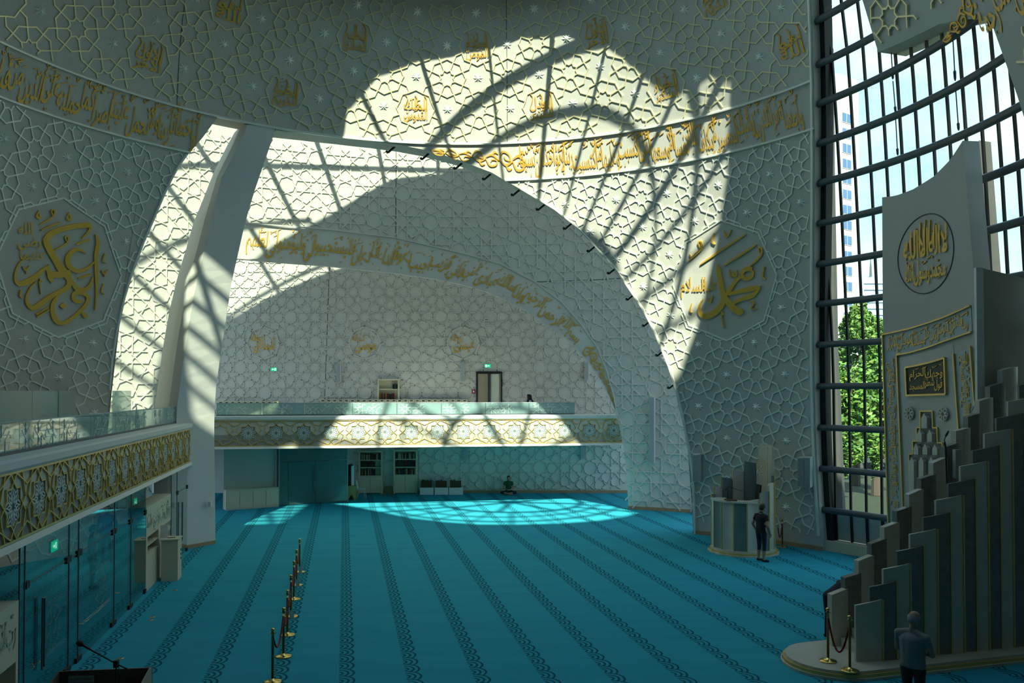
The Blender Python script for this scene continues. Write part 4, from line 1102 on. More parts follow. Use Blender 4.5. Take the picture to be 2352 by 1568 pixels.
speaker(1066, 1075, 1024, 1054, s3, 'short column speaker under far gallery above seated man')
speaker(1333, 1342, 1021, 1053, s3, 'short column speaker under far gallery at the right end')
speaker(1494, 1506, 911, 1062, s2, 'tall column speaker on the second shell right of the gallery', .22)
speaker(1597, 1612, 1040, 1101, sD, 'grey column speaker on rosette wall left of the preaching chair', .22)
speaker(1841, 1855, 1047, 1114, sD, 'left of two grey column speakers beside the window', .2)
speaker(1857, 1870, 1047, 1116, sD, 'right of two grey column speakers, closest to the window', .2)
def sensor(px, py, lab):
    c = s3(px, py); root = empty('smoke_sensor', c - UZ * .1, lab, 'sensor')
    m = MB(); m.box(c + Vector((0, -.05, 0)), .10, .05, .09); m.build('housing', WHITE, root)
    for s in (-1, 1):
        m = MB(); m.box(c + Vector((.04 * s, -.105, 0)), .025, .006, .025); m.build('lens', BLACK, root)
sensor(614, 648, 'white twin lens sensor below the gold arch inscription'); sensor(1118, 734, 'white twin lens sensor above the gallery exit sign')
c = s3(1088, 899); root = empty('fire_alarm', c - UZ * .1, 'red fire alarm button left of the gallery door', 'alarm'); m = MB(); m.box(c + Vector((0, -.03, 0)), .09, .03, .1); m.build('box', mat('alarm_red', (.35, .02, .02), .5), root); m = MB(); m.box(c + Vector((0, -.065, 0)), .045, .006, .045); m.build('button', PAPER, root)

# ================================================================== UNDER THE FAR GALLERY
PARTW = mat('partition_paint', (.42, .46, .42), .6)
c0 = G(519, 1172); c1 = G(640, 1163); ev = (c1 - c0).normalized(); nv = Vector((ev.y, -ev.x, 0)); Lc = (c1 - c0).length
root = empty('sideboard', c0.lerp(c1, .5), 'long low cream sideboard against partition under far gallery', 'cabinet')
zt = .86
m = MB(); m.prism([c0, c1, c1 - nv * .45, c0 - nv * .45], (0, 0, zt)); m.build('body', CREAM, root)
m = MB(); m.prism([c0 + nv * .02 + UZ * zt, c1 + nv * .02 + UZ * zt, c1 - nv * .47 + UZ * zt, c0 - nv * .47 + UZ * zt], (0, 0, .03)); m.build('top', CREAM, root)
for k in range(4):
    a = c0 + ev * (Lc * (k + .04) / 4); b = c0 + ev * (Lc * (k + .96) / 4); m = MB(); m.prism([a + nv * .005 + UZ * .06, b + nv * .005 + UZ * .06, b + nv * .005 + UZ * .8, a + nv * .005 + UZ * .8], nv * .012); d = m.build('door', CREAM, root)
    m = MB(); m.lathe(b + nv * .025 - ev * .05 + UZ * .66, [(.012, 0), (.012, .02)], 8); m.build('knob', STEEL, d)
m = MB(); a = c0 - nv * .48; b = c1 - nv * .48; m.prism([a, b, b + UZ * 2.83, a + UZ * 2.83], -nv * .1)
tag(m.build('wall_partition', PARTW), 'plain partition wall above the cream sideboard', kind='structure')
g0 = G(641, 1161); g1 = G(798, 1152); eg = (g1 - g0).normalized(); ng = Vector((eg.y, -eg.x, 0)); Lg = (g1 - g0).length
TEALG = frostmat('teal_door_glass', (.10, .20, .20), .78)
root = empty('glass_partition', g0.lerp(g1, .5), 'dark teal glass partition with double door under far gallery', 'partition')
fr = [0, .13, .52, .76, 1.0]
for k in range(4):
    a = g0 + eg * (Lg * fr[k] + .01); b = g0 + eg * (Lg * fr[k + 1] - .01); m = MB(); m.prism([a + UZ * .02, b + UZ * .02, b + UZ * 2.0, a + UZ * 2.0], -ng * .015); pn = m.build('glass_pane', TEALG, root)
    if k == 1:
        m = MB(); h = b - eg * .06 + ng * .05; m.tube([h + UZ * .45, h + UZ * 1.75], .02, 8); m.build('pull_handle', STEEL, pn)
        m = MB(); m.box(b + ng * .02 + UZ * 1.1, .03, .02, .05, eg, ng); m.build('lock', STEEL, pn)
m = MB(); m.prism([g0 + UZ * 2.02, g1 + UZ * 2.02, g1 + UZ * 2.82, g0 + UZ * 2.82], -ng * .015); m.build('transom_glass', TEALG, root)
for t in (0, 1.0):
    m = MB(); a = g0 + eg * (Lg * t); m.bar(a, a + UZ * 2.82, .04, .04); m.build('post', GREY, root)
m = MB(); a = g0 - ng * .8; b = g1 - ng * .8; m.prism([a, b, b + UZ * 2.8, a + UZ * 2.8], -ng * .05); tag(m.build('wall_closet', PARTW), 'wall behind the teal glass partition', kind='structure')
# easel board, stools, chair
ST_Y = mat('yellow_plywood', (.42, .36, .12), .6, noise=.1, nscale=8); ST_B = mat('brown_plywood', (.14, .10, .05), .6)
def stool(c, w, h, d, lab, m_, ang=0):
    ux = Vector((math.cos(ang), math.sin(ang), 0)); uy = Vector((-ux.y, ux.x, 0)); root = empty('stool', c, lab, 'stool')
    for s in (-1, 1):
        f = c + uy * (s * d / 2)
        mb = MB(); pts = [(-w / 2, 0), (-w / 2 + .06, 0), (-w * .12, h * .35), (0, h * .42), (w * .12, h * .35), (w / 2 - .06, 0), (w / 2, 0), (w * .42, h), (-w * .42, h)]
        mb.prism([f + ux * x + UZ * z for x, z in pts], uy * .025); mb.build('side_panel', m_, root)
    mb = MB(); mb.box(c + UZ * (h + .012) + uy * .012, w * .44, d / 2 + .03, .014, ux, uy); mb.build('seat', m_, root)
stool(G(807, 1149) + Vector((0, .2, 0)), .42, .66, .4, 'yellow plywood stool beside the teal glass partition', ST_Y)
stool(G(891, 1139) + Vector((0, .2, 0)), .48, .42, .35, 'brown low stool between the two bookcases', ST_B)
c = G(800, 1150) + Vector((-.05, .75, 0)); root = empty('display_stand', c, 'black upright board stand with a white edge behind yellow stool', 'stand')
m = MB(); m.box(c + UZ * .85, .07, .25, .85); m.build('board', BLACK, root); m = MB(); m.box(c + Vector((.11, 0, 1.0)), .025, .24, .62); m.build('white_sheet', PAPER, root); m = MB(); m.box(c + UZ * .03, .16, .3, .03); m.build('foot', BLACK, root)
c = G(828, 1144) + Vector((0, .2, 0)); root = empty('chair', c, 'white moulded chair with slender legs before left bookcase', 'chair'); CHW = mat('chair_white', (.6, .66, .66), .4)
m = MB(); m.box(c + UZ * .45, .2, .2, .02); m.build('seat', CHW, root)
m = MB(); m.prism([c + Vector((-.19, -.19, .46)), c + Vector((-.19, .19, .46)), c + Vector((-.25, .17, .85)), c + Vector((-.25, -.17, .85))], (.025, 0, 0)); m.build('backrest', CHW, root)
for sx in (-1, 1):
    for sy in (-1, 1):
        m = MB(); m.tube([c + Vector((sx * .17, sy * .17, .44)), c + Vector((sx * .21, sy * .2, 0))], .012, 6); m.build('leg', CHW, root)
# three white boxes of prayer books
rnd = random.Random(11)
for k, (x0, x1, nm) in enumerate(((964, 996, 'left'), (998, 1030, 'middle'), (1031, 1063, 'right'))):
    p = G(x0, 1135 - k * .5); q = G(x1, 1135 - k * .5); w = q.x - p.x; Yq = YW3 - 0.75
    p = atY(x0, 1133, Yq); q = atY(x1, 1133, Yq); w = q.x - p.x; hz = .36
    root = empty('book_box', Vector(((p.x + q.x) / 2, Yq, 0)), 'white floor box of brown books, %s of three by the back wall' % nm, 'box')
    m = MB(); m.box(((p.x + q.x) / 2, Yq, hz / 2), w / 2 - .01, .015, hz / 2); m.build('front_panel', PAPER, root)
    for s in (-1, 1):
        m = MB(); m.box(((p.x + q.x) / 2 + s * (w / 2 - .025), Yq + .2, hz / 2), .015, .18, hz / 2); m.build('side_panel', PAPER, root)
    m = MB(); m.box(((p.x + q.x) / 2, Yq + .2, hz - .02), w / 2 - .05, .17, .015); m.build('shelf', PAPER, root)
    books(p.x + .04, q.x - .03, hz, Yq + .04, .44, 'brown gilt book standing in the %s white floor box' % nm, rnd, [BOOKM[3]], 1.0, .055, .065)

# ================================================================== GLASS WALL UNDER THE LEFT GALLERY
def Lp_(px, z=0.0, b=BL):
    d = ray(px, 1200); t = b / (d.x * BX.x + d.y * BX.y); return Vector((d.x * t, d.y * t, z))
ZG = 2.82
gw = empty('glass_partition', Lp_(150), 'frameless glass entrance wall under left gallery with etched rosettes', 'partition')
panes = [(46, 57), (58, 158), (159, 180), (181, 262), (263, 300), (301, 335), (393, 405), (406, 430)]
for i, (a, b) in enumerate(panes):
    p, q = Lp_(a), Lp_(b); m = MB(); m.prism([p + UZ * .01, q + UZ * .01, q + UZ * ZG, p + UZ * ZG], -BX * .014); pn = m.build('glass_pane', GLASSD, gw)
    m = MB(); m.bar(p, p + UZ * ZG, .02, .02); m.build('edge_profile', STEEL, pn)
    if b - a > 20:
        m = MB(); m.bar(p + UZ * 2.12, q + UZ * 2.12, .016, .012); m.build('transom_joint', STEEL, pn)
        for t in (.04, .96):
            m = MB(); m.box(p.lerp(q, t) + UZ * 2.12, .07, .025, .06, AX, BX); m.build('patch_fitting', BLACK, pn)
            m = MB(); m.box(p.lerp(q, t) + UZ * .05, .09, .025, .05, AX, BX); m.build('patch_fitting', BLACK, pn)
    if (a, b) in ((58, 158), (406, 430)):
        h = p.lerp(q, .32) + BX * .06; m = MB(); hw = .05
        for s in (-1, 1): m.tube([h + AX * (hw * s) + UZ * .55, h + AX * (hw * s) + UZ * 1.75], .016, 8)
        for z in (.55, 1.75): m.tube([h - AX * hw + UZ * z, h + AX * hw + UZ * z], .016, 8)
        m.build('pull_handle', STEEL, pn)
    if (a, b) in ((58, 158), (181, 262)):
        em = MB(); c = p.lerp(q, .62); R_ = .42
        mf = lambda x, y, off, c=c: c + AX * (x * R_) + UZ * (1.1 + y * R_) + BX * (.004 + off * .02)
        for s1, s2_, _ in rosette_segments(): strap(em, mf, s1 * 1.5, s2_ * 1.5, .03, .05, None, n=1)
        for y_ in (-1.05, 1.05):
            for d_ in (-.05, .05): strap(em, mf, (-2.6, y_ + d_), (1.5, y_ + d_), .012, .05, None, n=1)
        em.build('etched_rosette', ETCHF, pn)
# cream cabinets set in the glass wall
def carved_cabinet(a, b, lab, ztop, carved, shelves, depth=.45, words=None):
    p, q = Lp_(a), Lp_(b); L = (q - p).length; root = empty('display_cabinet', p.lerp(q, .5), lab, 'cabinet'); f = lambda t, z, o: p + AX * t + BX * o + UZ * z
    z0 = shelves[0][2] if shelves else .9; z1 = shelves[0][3] if shelves else .9
    m = MB(); m.prism([f(0, 0, 0), f(L, 0, 0), f(L, z0, 0), f(0, z0, 0)], -BX * depth); m.build('base', CREAM, root)
    m = MB(); m.prism([f(0, z1, 0), f(L, z1, 0), f(L, ztop, 0), f(0, ztop, 0)], -BX * depth); up = m.build('header', CREAM, root)
    m = MB(); m.prism([f(0, z0, -depth + .02), f(L, z0, -depth + .02), f(L, z1, -depth + .02), f(0, z1, -depth + .02)], -BX * .02); m.build('back_panel', CREAM, root)
    last = 0.0
    for (s0, s1, za, zb_) in shelves:
        if s0 > last + .01: m = MB(); m.prism([f(last, z0, 0), f(s0, z0, 0), f(s0, z1, 0), f(last, z1, 0)], -BX * (depth - .03)); m.build('upright', CREAM, root)
        m = MB(); zm = (za + zb_) / 2 - .02; m.prism([f(s0, zm, -.01), f(s1, zm, -.01), f(s1, zm + .03, -.01), f(s0, zm + .03, -.01)], -BX * (depth - .05)); m.build('shelf', CREAM, root)
        last = s1
    if last < L: m = MB(); m.prism([f(last, z0, 0), f(L, z0, 0), f(L, z1, 0), f(last, z1, 0)], -BX * (depth - .03)); m.build('upright', CREAM, root)
    em = MB(); c0_, c1_ = carved
    mf = lambda x, y, off: f(x, y, off)
    rn = random.Random(3)
    W_ = 'وقل رب زدني علما'.split() if words is None else words
    x = L - .1; wl = (L - .2) / len(W_)
    for w in W_:
        W0 = glyphs(w, True, 1.3)[2]; x -= wl; put_text(em, w, mf, x, c0_ + .12 * (c1_ - c0_), wl * .95 / W0, (c1_ - c0_) * .8, .012, tall=1.3)
    diacritics(em, mf, .1, L - .1, c0_ + .05, c1_ - .1, 26, .08, .012, rn)
    em.build('carved_lettering', mat('carved_sage', (.36, .40, .34), .6), up)
    return root, f, L
_, fcab, Lcab = carved_cabinet(336, 392, 'cream display cabinet with carved script beside the donation box', 2.22, (1.60, 2.12), [(.25, 2.4, .95, 1.42), (3.6, 5.0, .95, 1.42)] if (Lp_(392) - Lp_(336)).length > 5 else [(.15, 1.5, .95, 1.42), (2.2, 3.6, .95, 1.42)])
pz = Lp_(45)
carved_cabinet(-70, 45, 'cream display cabinet with carved script at the lower left corner', 1.95, (1.28, 1.85), [(.2, (Lp_(45) - Lp_(-70)).length - .1, .25, 1.0)], words='رب اشرح لي صدري'.split())
# donation box
d0 = G(366, 1333); d1 = G(394, 1332); root = empty('donation_box', G(383, 1332), 'cream donation box with locks standing before the glass wall', 'box')
bxc = G(383, 1330) + BX * .12
m = MB(); m.box(bxc + UZ * .57, .28, .22, .57, AX, BX); m.build('body', CREAM, root)
m = MB(); m.box(bxc + UZ * 1.15, .30, .24, .015, AX, BX); m.build('lid', CREAM, root)
m = MB(); m.box(bxc + UZ * 1.168, .05, .1, .004, AX, BX); m.build('slot', BLACK, root)
for z in (.8, .68, .56):
    m = MB(); m.box(bxc + UZ * z + BX * .225 + AX * .15, .03, .008, .03, AX, BX); m.build('lock', BLACK, root)
m = MB(); m.box(bxc + UZ * 1.35 - BX * .2, .01, .1, .18, AX, BX); m.build('notice', PAPER, root)
for i, (px, py, lab) in enumerate(((125, 1253, 'exit sign above the nearest glass door under left gallery'), (311, 1153, 'exit sign above the middle glass door under left gallery'), (415, 1097, 'exit sign above the farthest glass door under left gallery'))):
    v = onL(px, py, BL - .9); exit_sign(v, 0, None, lab, 1, .42, ux=AX, nrm=BX)
for (px, py, lab) in ((105, 1252, 'white wall notice behind nearest glass door'),):
    pass
# foyer behind the glass
FOYER = mat('foyer_tan', (.40, .36, .28), .7, noise=.08, nscale=2)
m = MB(); p, q = Lp_(40, 0, -8.6), Lp_(420, 0, -8.6)
p = Lp_(175, 0, -9.4); q = Lp_(262, 0, -9.4); m.prism([p, q, q + UZ * 2.7, p + UZ * 2.7], BX * .08); tag(m.build('wall_foyer', FOYER), 'tan foyer wall seen through the glass doors', kind='structure')
fillc = Lp_(200, 2.74, -7.4)
fl_ = empty('ceiling_lamp', fillc, 'added glowing panel that brightens the foyer behind the glass doors', 'lamp')  # added fill light, in place of daylight entering the foyer
m = MB(); m.box(fillc + UZ * .03, .9, .15, .03, AX, BX); m.build('housing', WHITE, fl_)
m = MB(); m.box(fillc - UZ * .004, .86, .12, .004, AX, BX); m.build('diffuser', mat('lamp_diffuser', (.8, .8, .75), .5, emit=(1, .95, .85, 6)), fl_)
# floor sockets
for i, (px, py) in enumerate(((405, 1281), (450, 1263), (403, 1355), (350, 1417), (346, 1424), (277, 1512), (85, 1520), (72, 1532), (487, 1203), (512, 1201))):
    c = G(px, py); root = empty('floor_socket', c, 'small brass floor socket in carpet near left glass wall', 'socket', 'floor sockets')
    m = MB(); m.lathe(c, [(.06, .0), (.06, .008), (.045, .012)], 14); m.build('rim', BRASS, root); m = MB(); m.lathe(c + UZ * .012, [(.04, 0), (.04, .003)], 12); m.build('lid', STEEL, root)

# ================================================================== PRAYER NICHE
RM = lambda z: 12.5
def MP(phi, z, off=0.0):
    a = math.radians(phi); r = 12.5 - off; return Vector((CX + r * math.sin(a), CY + r * math.cos(a), z))
def pm(px, py): return par(px, py, RM)
mi_t = [pm(*p) for p in ((2026, 453), (2055, 450), (2094, 436), (2142, 406), (2181, 367), (2211, 323))]
eL = [pm(2026, 453), pm(2028, 770), pm(2041, 1193)]; eR = [pm(2211, 323), pm(2241, 680), pm(2250, 820), pm(2256, 920)]
fLx = lambda z: interp([eL[2][1], eL[1][1], eL[0][1]], [eL[2][0], eL[1][0], eL[0][0]], z)
fRx = lambda z: interp([eR[3][1], eR[2][1], eR[1][1], eR[0][1]], [eR[3][0], eR[2][0], eR[1][0], eR[0][0]], z)
def top_z(t): ph = mi_t[0][0] + (mi_t[-1][0] - mi_t[0][0]) * t; return interp([p[0] for p in mi_t], [p[1] for p in mi_t], ph)
mh = empty('mihrab', MP((eL[2][0] + eR[3][0]) / 2, 0), 'tall curved marble prayer niche with gold script before the window', 'prayer niche')
mb = MB()
cols = [((lambda z, t=t: fLx(z) + (fRx(z) - fLx(z)) * t), 0.0, top_z(t)) for t in [i / 16 for i in range(17)]]
shell_strip(mb, cols, MP, nz=10, thick=.42); 
prev = None
for pf, z0, z1 in cols:
    a = MP(pf(z1), z1); b = outward(a, .42)
    if prev: mb.add([prev[0], prev[1], b, a], [(0, 1, 2, 3)])
    prev = (a, b)
mb.build('panel', mat('niche_plaster', (.46, .45, .40), .55, noise=.05, nscale=2), mh)
def goldline(pts, w=.035, n=8, m=None, par_=None, nm='gold_moulding'):
    b = MB(); pp = [pm(*p) for p in pts]
    for (a0, z0), (a1, z1) in zip(pp[:-1], pp[1:]):
        k = n if abs(a1 - a0) > 1 else 1
        for i in range(k):
            u, v = (a0 + (a1 - a0) * i / k, z0 + (z1 - z0) * i / k), (a0 + (a1 - a0) * (i + 1) / k, z0 + (z1 - z0) * (i + 1) / k)
            b.bar(MP(*u, .03), MP(*v, .03), w, w * 1.6, up=MP(*u, 1) - MP(*u, 0))
    return b.build(nm, m or GOLDTRIM, par_ or mh)
def fillq(name, quads, m, off=.012):
    b = MB()
    for q in quads:
        (tl, tr, br, bl) = [pm(*p) for p in q]; n = 8
        for i in range(n):
            A = [(tl[0] + (tr[0] - tl[0]) * t, tl[1] + (tr[1] - tl[1]) * t) for t in (i / n, (i + 1) / n)]; B = [(bl[0] + (br[0] - bl[0]) * t, bl[1] + (br[1] - bl[1]) * t) for t in (i / n, (i + 1) / n)]
            b.add([MP(*A[0], off), MP(*A[1], off), MP(*B[1], off), MP(*B[0], off)], [(0, 1, 2, 3)])
    return b.build(name, m, mh)
ub = [(2029, 768), (2050, 764), (2090, 755), (2130, 743), (2170, 729), (2205, 714), (2231, 702)]
lb = [(2062, 815), (2090, 810), (2130, 799), (2170, 784), (2205, 772), (2234, 762)]
BLUEG = mat('blue_grey_marble', (.36, .45, .46), .45, noise=.05, nscale=4)
b = MB(); N_ = 12
pu = [pm(*p) for p in ub]; pl = [pm(*p) for p in [(2031, 822)] + lb]
for i in range(N_):
    def at(t, c): ph = c[0][0] + (c[-1][0] - c[0][0]) * t; return ph, interp([p[0] for p in c], [p[1] for p in c], ph)
    A, B, C_, D_ = at(i / N_, pu), at((i + 1) / N_, pu), at((i + 1) / N_, pl), at(i / N_, pl)
    b.add([MP(*A, .012), MP(*B, .012), MP(*C_, .012), MP(*D_, .012)], [(0, 1, 2, 3)])
b.build('script_band', BLUEG, mh)
fillq('side_script_panel', [((2031, 820), (2061, 816), (2078, 1195), (2043, 1200))], BLUEG)
fillq('side_script_panel', [((2196, 813), (2231, 796), (2240, 930), (2204, 985))], BLUEG)
fillq('marble_facing', [((2064, 822), (2190, 790), (2206, 1000), (2076, 1195))], mat('niche_marble', (.42, .44, .40), .25, noise=.12, nscale=3), .008)
goldline(ub); goldline(lb); goldline([(2029, 768), (2043, 1200)]); goldline([(2062, 815), (2078, 1200)]); goldline([(2193, 812), (2206, 1000)]); goldline([(2232, 795), (2242, 930)])
WM = 'ربنا فاغفر لنا ذنوبنا وكفر عنا سيئاتنا وتوفنا مع الابرار'.split()
def mbm(x, y, off):
    t = x / 3.0; A = at(t, pu); D_ = at(t, pl); return MP(D_[0] + (A[0] - D_[0]) * y, D_[1] + (A[1] - D_[1]) * y, off)
inscription(mh, WM, lambda x, y, off: mbm(x + .12, .1 + y * .8, off), 2.75, 1.0, seed=6, off=.03, tall=1.1)
def vert_text(words, x0, x1, ya, yb, xa, xb, seed):
    # script running down the upright: x along height
    p0, p1 = pm(xa, ya), pm(xb, yb); q0, q1 = pm(xa + (x1 - x0), ya), pm(xb + (x1 - x0), yb); Lz = p0[1] - p1[1]
    def mf(x, y, off):
        t = x / Lz; a = (p0[0] + (p1[0] - p0[0]) * t); b_ = q0[0] + (q1[0] - q0[0]) * t; z = p0[1] + (p1[1] - p0[1]) * t
        return MP(b_ + (a - b_) * (.1 + y * .8), z, off)
    inscription(mh, words, lambda x, y, off: mf(Lz - x, 1 - y, off), Lz * .98, 1.0, seed=seed, off=.03, tall=1.1)
vert_text('ربنا واتنا ما وعدتنا على رسلك ولا تخزنا يوم القيمة انك لا تخلف الميعاد'.split(), 2034, 2060, 826, 1190, 2033, 2045, 2)
vert_text('ربنا اننا سمعنا مناديا ينادي للايمان'.split(), 2199, 2229, 815, 960, 2199, 2207, 3)
# black plaque
fillq('black_plaque', [((2086, 845), (2170, 825), (2173, 902), (2088, 905))], mat('plaque_black', (.03, .045, .035), .5), .03)
goldline([(2083, 844), (2110, 839), (2140, 832), (2173, 822), (2176, 905), (2086, 908), (2083, 844)], .045)
pq = [pm(2088, 903), pm(2172, 900), pm(2089, 848), pm(2169, 829)]
def plq(x, y, off): a = pq[0][0] + (pq[1][0] - pq[0][0]) * x; zb_ = pq[0][1] + (pq[1][1] - pq[0][1]) * x; zt_ = pq[2][1] + (pq[3][1] - pq[2][1]) * x; return MP(a, zb_ + (zt_ - zb_) * y, off + .03)
inscription(mh, 'فول شطر المسجد'.split(), lambda x, y, off: plq(.05 + x, .05 + y * .6, off), .9, .9, seed=1, off=.02, tall=1.1, dia=False)
inscription(mh, 'وجهك الحرام'.split(), lambda x, y, off: plq(.05 + x, .44 + y * .6, off), .9, .9, seed=2, off=.02, tall=1.1, dia=True)
# round emblem
ec = pm(2127, 583)
def emb(x, y, off): return MP(ec[0] + math.degrees(x / 12.5), ec[1] + y, off)
b = MB(); RE = 1.0
for k in range(48):
    p, q = pol(RE, k * 7.5), pol(RE, k * 7.5 + 7.5); b.bar(emb(p.x, p.y, .004), emb(q.x, q.y, .004), .02, .02)
b.build('emblem_groove', GROOVE, mh)
b = MB()
for r, (ws, y, hw, sy) in enumerate((('لا اله الا الله'.split(), -.05, .80, .80), ('محمد رسول الله'.split(), -.62, .74, .62))):
    x = hw; tot = sum(glyphs(w, True, 1.5)[2] for w in ws) + .06 * len(ws); k = 2 * hw / tot
    for w in ws:
        W0 = glyphs(w, True, 1.5)[2]; x -= W0 * k; put_text(b, w, emb, x, y, k, sy, .04, tall=1.5 if r == 0 else 1.2); x -= .06 * k
for a in range(-4, 5): stroke(b, [(a * .17, -.02 + .05 * abs(a), .03), (a * .17 - .02, .5 - .03 * abs(a), .055), (a * .17 + .02, .86 - .05 * a * a * .8, .02)], emb, .04)
diacritics(b, emb, -.7, .6, -.75, .6, 30, .12, .03, random.Random(9))
b.build('round_calligraphy', MATS['gold_large'], mh)
# rosettes and muqarnas
for cx_, cy_ in ((2092, 949), (2171, 951)):
    c = pm(cx_, cy_); b = MB()
    for k in range(8):
        p = pol(.11, k * 45)
        for i in range(10):
            u, v = p + pol(.055, i * 36), p + pol(.055, i * 36 + 36); mf = lambda q: MP(c[0] + math.degrees(q.x / 12.5), c[1] + q.y, .06); b.bar(mf(u), mf(v), .02, .02)
    pts = [MP(c[0] + math.degrees(pol(.16, k * 22.5).x / 12.5), c[1] + pol(.16, k * 22.5).y, .03) for k in range(16)]; b.add(pts, [tuple(range(16))])
    b.build('rosette', MATS['cream_marble'], mh)
goldline([(2117, 1000), (2117, 944), (2145, 944), (2146, 982), (2156, 982), (2157, 1016), (2168, 1017), (2169, 1090)], .03)
goldline([(2118, 981), (2108.5, 982), (2109, 1012), (2100, 1013), (2100, 1042), (2091, 1043), (2093, 1150)], .03)
fillq('niche_recess_shade', [((2117, 945), (2145, 945), (2146, 984), (2118, 984)), ((2108, 983), (2156, 983), (2157, 1016), (2109, 1014)), ((2100, 1015), (2168, 1017), (2169, 1045), (2100, 1044)), ((2092, 1045), (2169, 1045), (2172, 1160), (2094, 1160))], mat('niche_shadow', (.24, .25, .23), .5), .011)  # flat fill, darker colour paints the shade of a recess
for (x, y0, y1, w) in ((2131, 950, 983, 13), (2120, 987, 1014, 11), (2144, 987, 1014, 11), (2112, 1019, 1043, 11), (2133, 1019, 1043, 11), (2156, 1021, 1044, 11), (2102, 1050, 1150, 11), (2124, 1050, 1150, 11), (2147, 1050, 1150, 11)):
    b = MB(); pts = []
    for (dx, yy) in ((-w / 2, y1), (-w / 2, y0 + 9), (-w * .2, y0 + 4), (-w * .12, y0), (w * .12, y0), (w * .2, y0 + 4), (w / 2, y0 + 9), (w / 2, y1)): pts.append(MP(*pm(x + dx, yy), .012))
    nrm = (MP(*pm(x, y1), 1) - MP(*pm(x, y1), 0)); b.prism(pts, nrm * .10); b.build('muqarnas_cell', MATS['cream_marble'], mh)

# ================================================================== PULPIT (MINBAR)
mn0 = G(1973, 1543); mn1 = G(2338, 1503); me_ = (mn1 - mn0).normalized(); mnn = Vector((-me_.y, me_.x, 0))
SEP = 1.05
mbr = empty('minbar', mn0 + me_ * 2 + mnn * .5, 'stepped stone pulpit of alternating cream and brown fluted panels', 'pulpit')
def on_line(px, o, dr):
    d = ray(px, 1000); den = d.x * dr.y - d.y * dr.x; t = (o.x * dr.y - o.y * dr.x) / den; return (Vector((d.x * t, d.y * t, 0)) - o).dot(dr)
ZP = .16
# platform with rounded front
def plat_outline(grow):
    pts = []; r = SEP / 2 + .42 + grow; c = mn0 + mnn * (SEP / 2) - me_ * .15
    for k in range(13):
        a = math.radians(90 + 180 * k / 12); pts.append(c + mnn * (r * math.sin(a)) + me_ * (r * math.cos(a)) )
    far = 4.9
    return [c + me_ * far + mnn * r] + pts + [c + me_ * far - mnn * r]
m = MB(); m.prism([Vector((p.x, p.y, .0)) for p in plat_outline(.05)], (0, 0, .05)); m.build('plinth', MARBL, mbr)
m = MB(); m.prism([Vector((p.x, p.y, .05)) for p in plat_outline(.02)], (0, 0, .06)); m.build('gold_trim', GOLDTRIM, mbr)
m = MB(); m.prism([Vector((p.x, p.y, .11)) for p in plat_outline(-.03)], (0, 0, ZP - .11)); m.build('platform', MARBL, mbr)
near = [(1971, 1390), (2003.6, 1348), (2035, 1307), (2066.7, 1266), (2097.6, 1227), (2128.6, 1188.7), (2157.7, 1149), (2186.4, 1111), (2215, 1071), (2243.4, 1035), (2271.6, 996), (2299, 960.5), (2326, 922), (2352, 885)]
def flute(o, dr, nr, t0, t1, z0, zL, zR, depth, th, m_, name, root, n=8, bulge=.10, gold=None):
    # curved plate: left end set back, right end proud
    mb = MB(); front = []; back = []
    for i in range(n + 1):
        u = i / n; t = t0 + (t1 - t0) * u; off = depth * (1 - u) ** 1.6
        p = o + dr * t + nr * off; front.append((p, zL + (zR - zL) * u)); back.append((p + nr * th, zL + (zR - zL) * u))
    for i in range(n):
        (a, za), (b, zb) = front[i], front[i + 1]; (c, zc), (d, zd) = back[i], back[i + 1]
        v = lambda p, z: Vector((p.x, p.y, z))
        mb.add([v(a, z0), v(b, z0), v(b, zb), v(a, za), v(c, z0), v(d, z0), v(d, zd), v(c, zc)], [(0, 1, 2, 3), (5, 4, 7, 6), (3, 2, 6, 7), (0, 4, 5, 1)])
    for (a, za), (c, zc) in ((front[0], back[0]), (front[-1], back[-1])):
        mb.add([Vector((a.x, a.y, z0)), Vector((c.x, c.y, z0)), Vector((c.x, c.y, zc)), Vector((a.x, a.y, za))], [(0, 1, 2, 3)])
    pn = mb.build(name, m_, root)
    if gold:
        p, z = front[-1]; g = MB(); g.bar(Vector((p.x, p.y, z0)) - nr * .006 + dr * .012, Vector((p.x, p.y, z)) - nr * .006 + dr * .012, .03, .03); g.build('gold_strip', GOLDTRIM, pn)
    return pn
for i, (px, py) in enumerate(near):
    t0 = on_line(px, mn0, me_); t1 = on_line(px + 52, mn0, me_); p = mn0 + me_ * t0 + mnn * .10; zt = zat(py, p.y); p1 = mn0 + me_ * t1; 
    flute(mn0, me_, mnn, t0, t1, ZP, zt, zt + .10, .10, .05, MARBL if i % 2 == 0 else MARBD, 'near_panel', mbr, gold=True)
fo = mn0 + mnn * SEP
far = [(1908, 1366, 1939, 1351), (1939, 1327, 1969, 1315), (1970, 1288, 1999, 1274), (2000, 1249, 2028, 1236), (2029.6, 1211, 2058, 1198.6), (2058.6, 1174, 2086, 1162.5), (2087, 1136, 2114, 1122), (2115, 1099, 2142, 1089), (2143, 1063, 2169.5, 1050), (2170, 1027, 2196, 1017), (2196, 990, 2223, 982), (2224, 957, 2249, 948), (2250, 921, 2275.5, 912), (2275, 888, 2305, 878), (2304, 850, 2332, 842)]
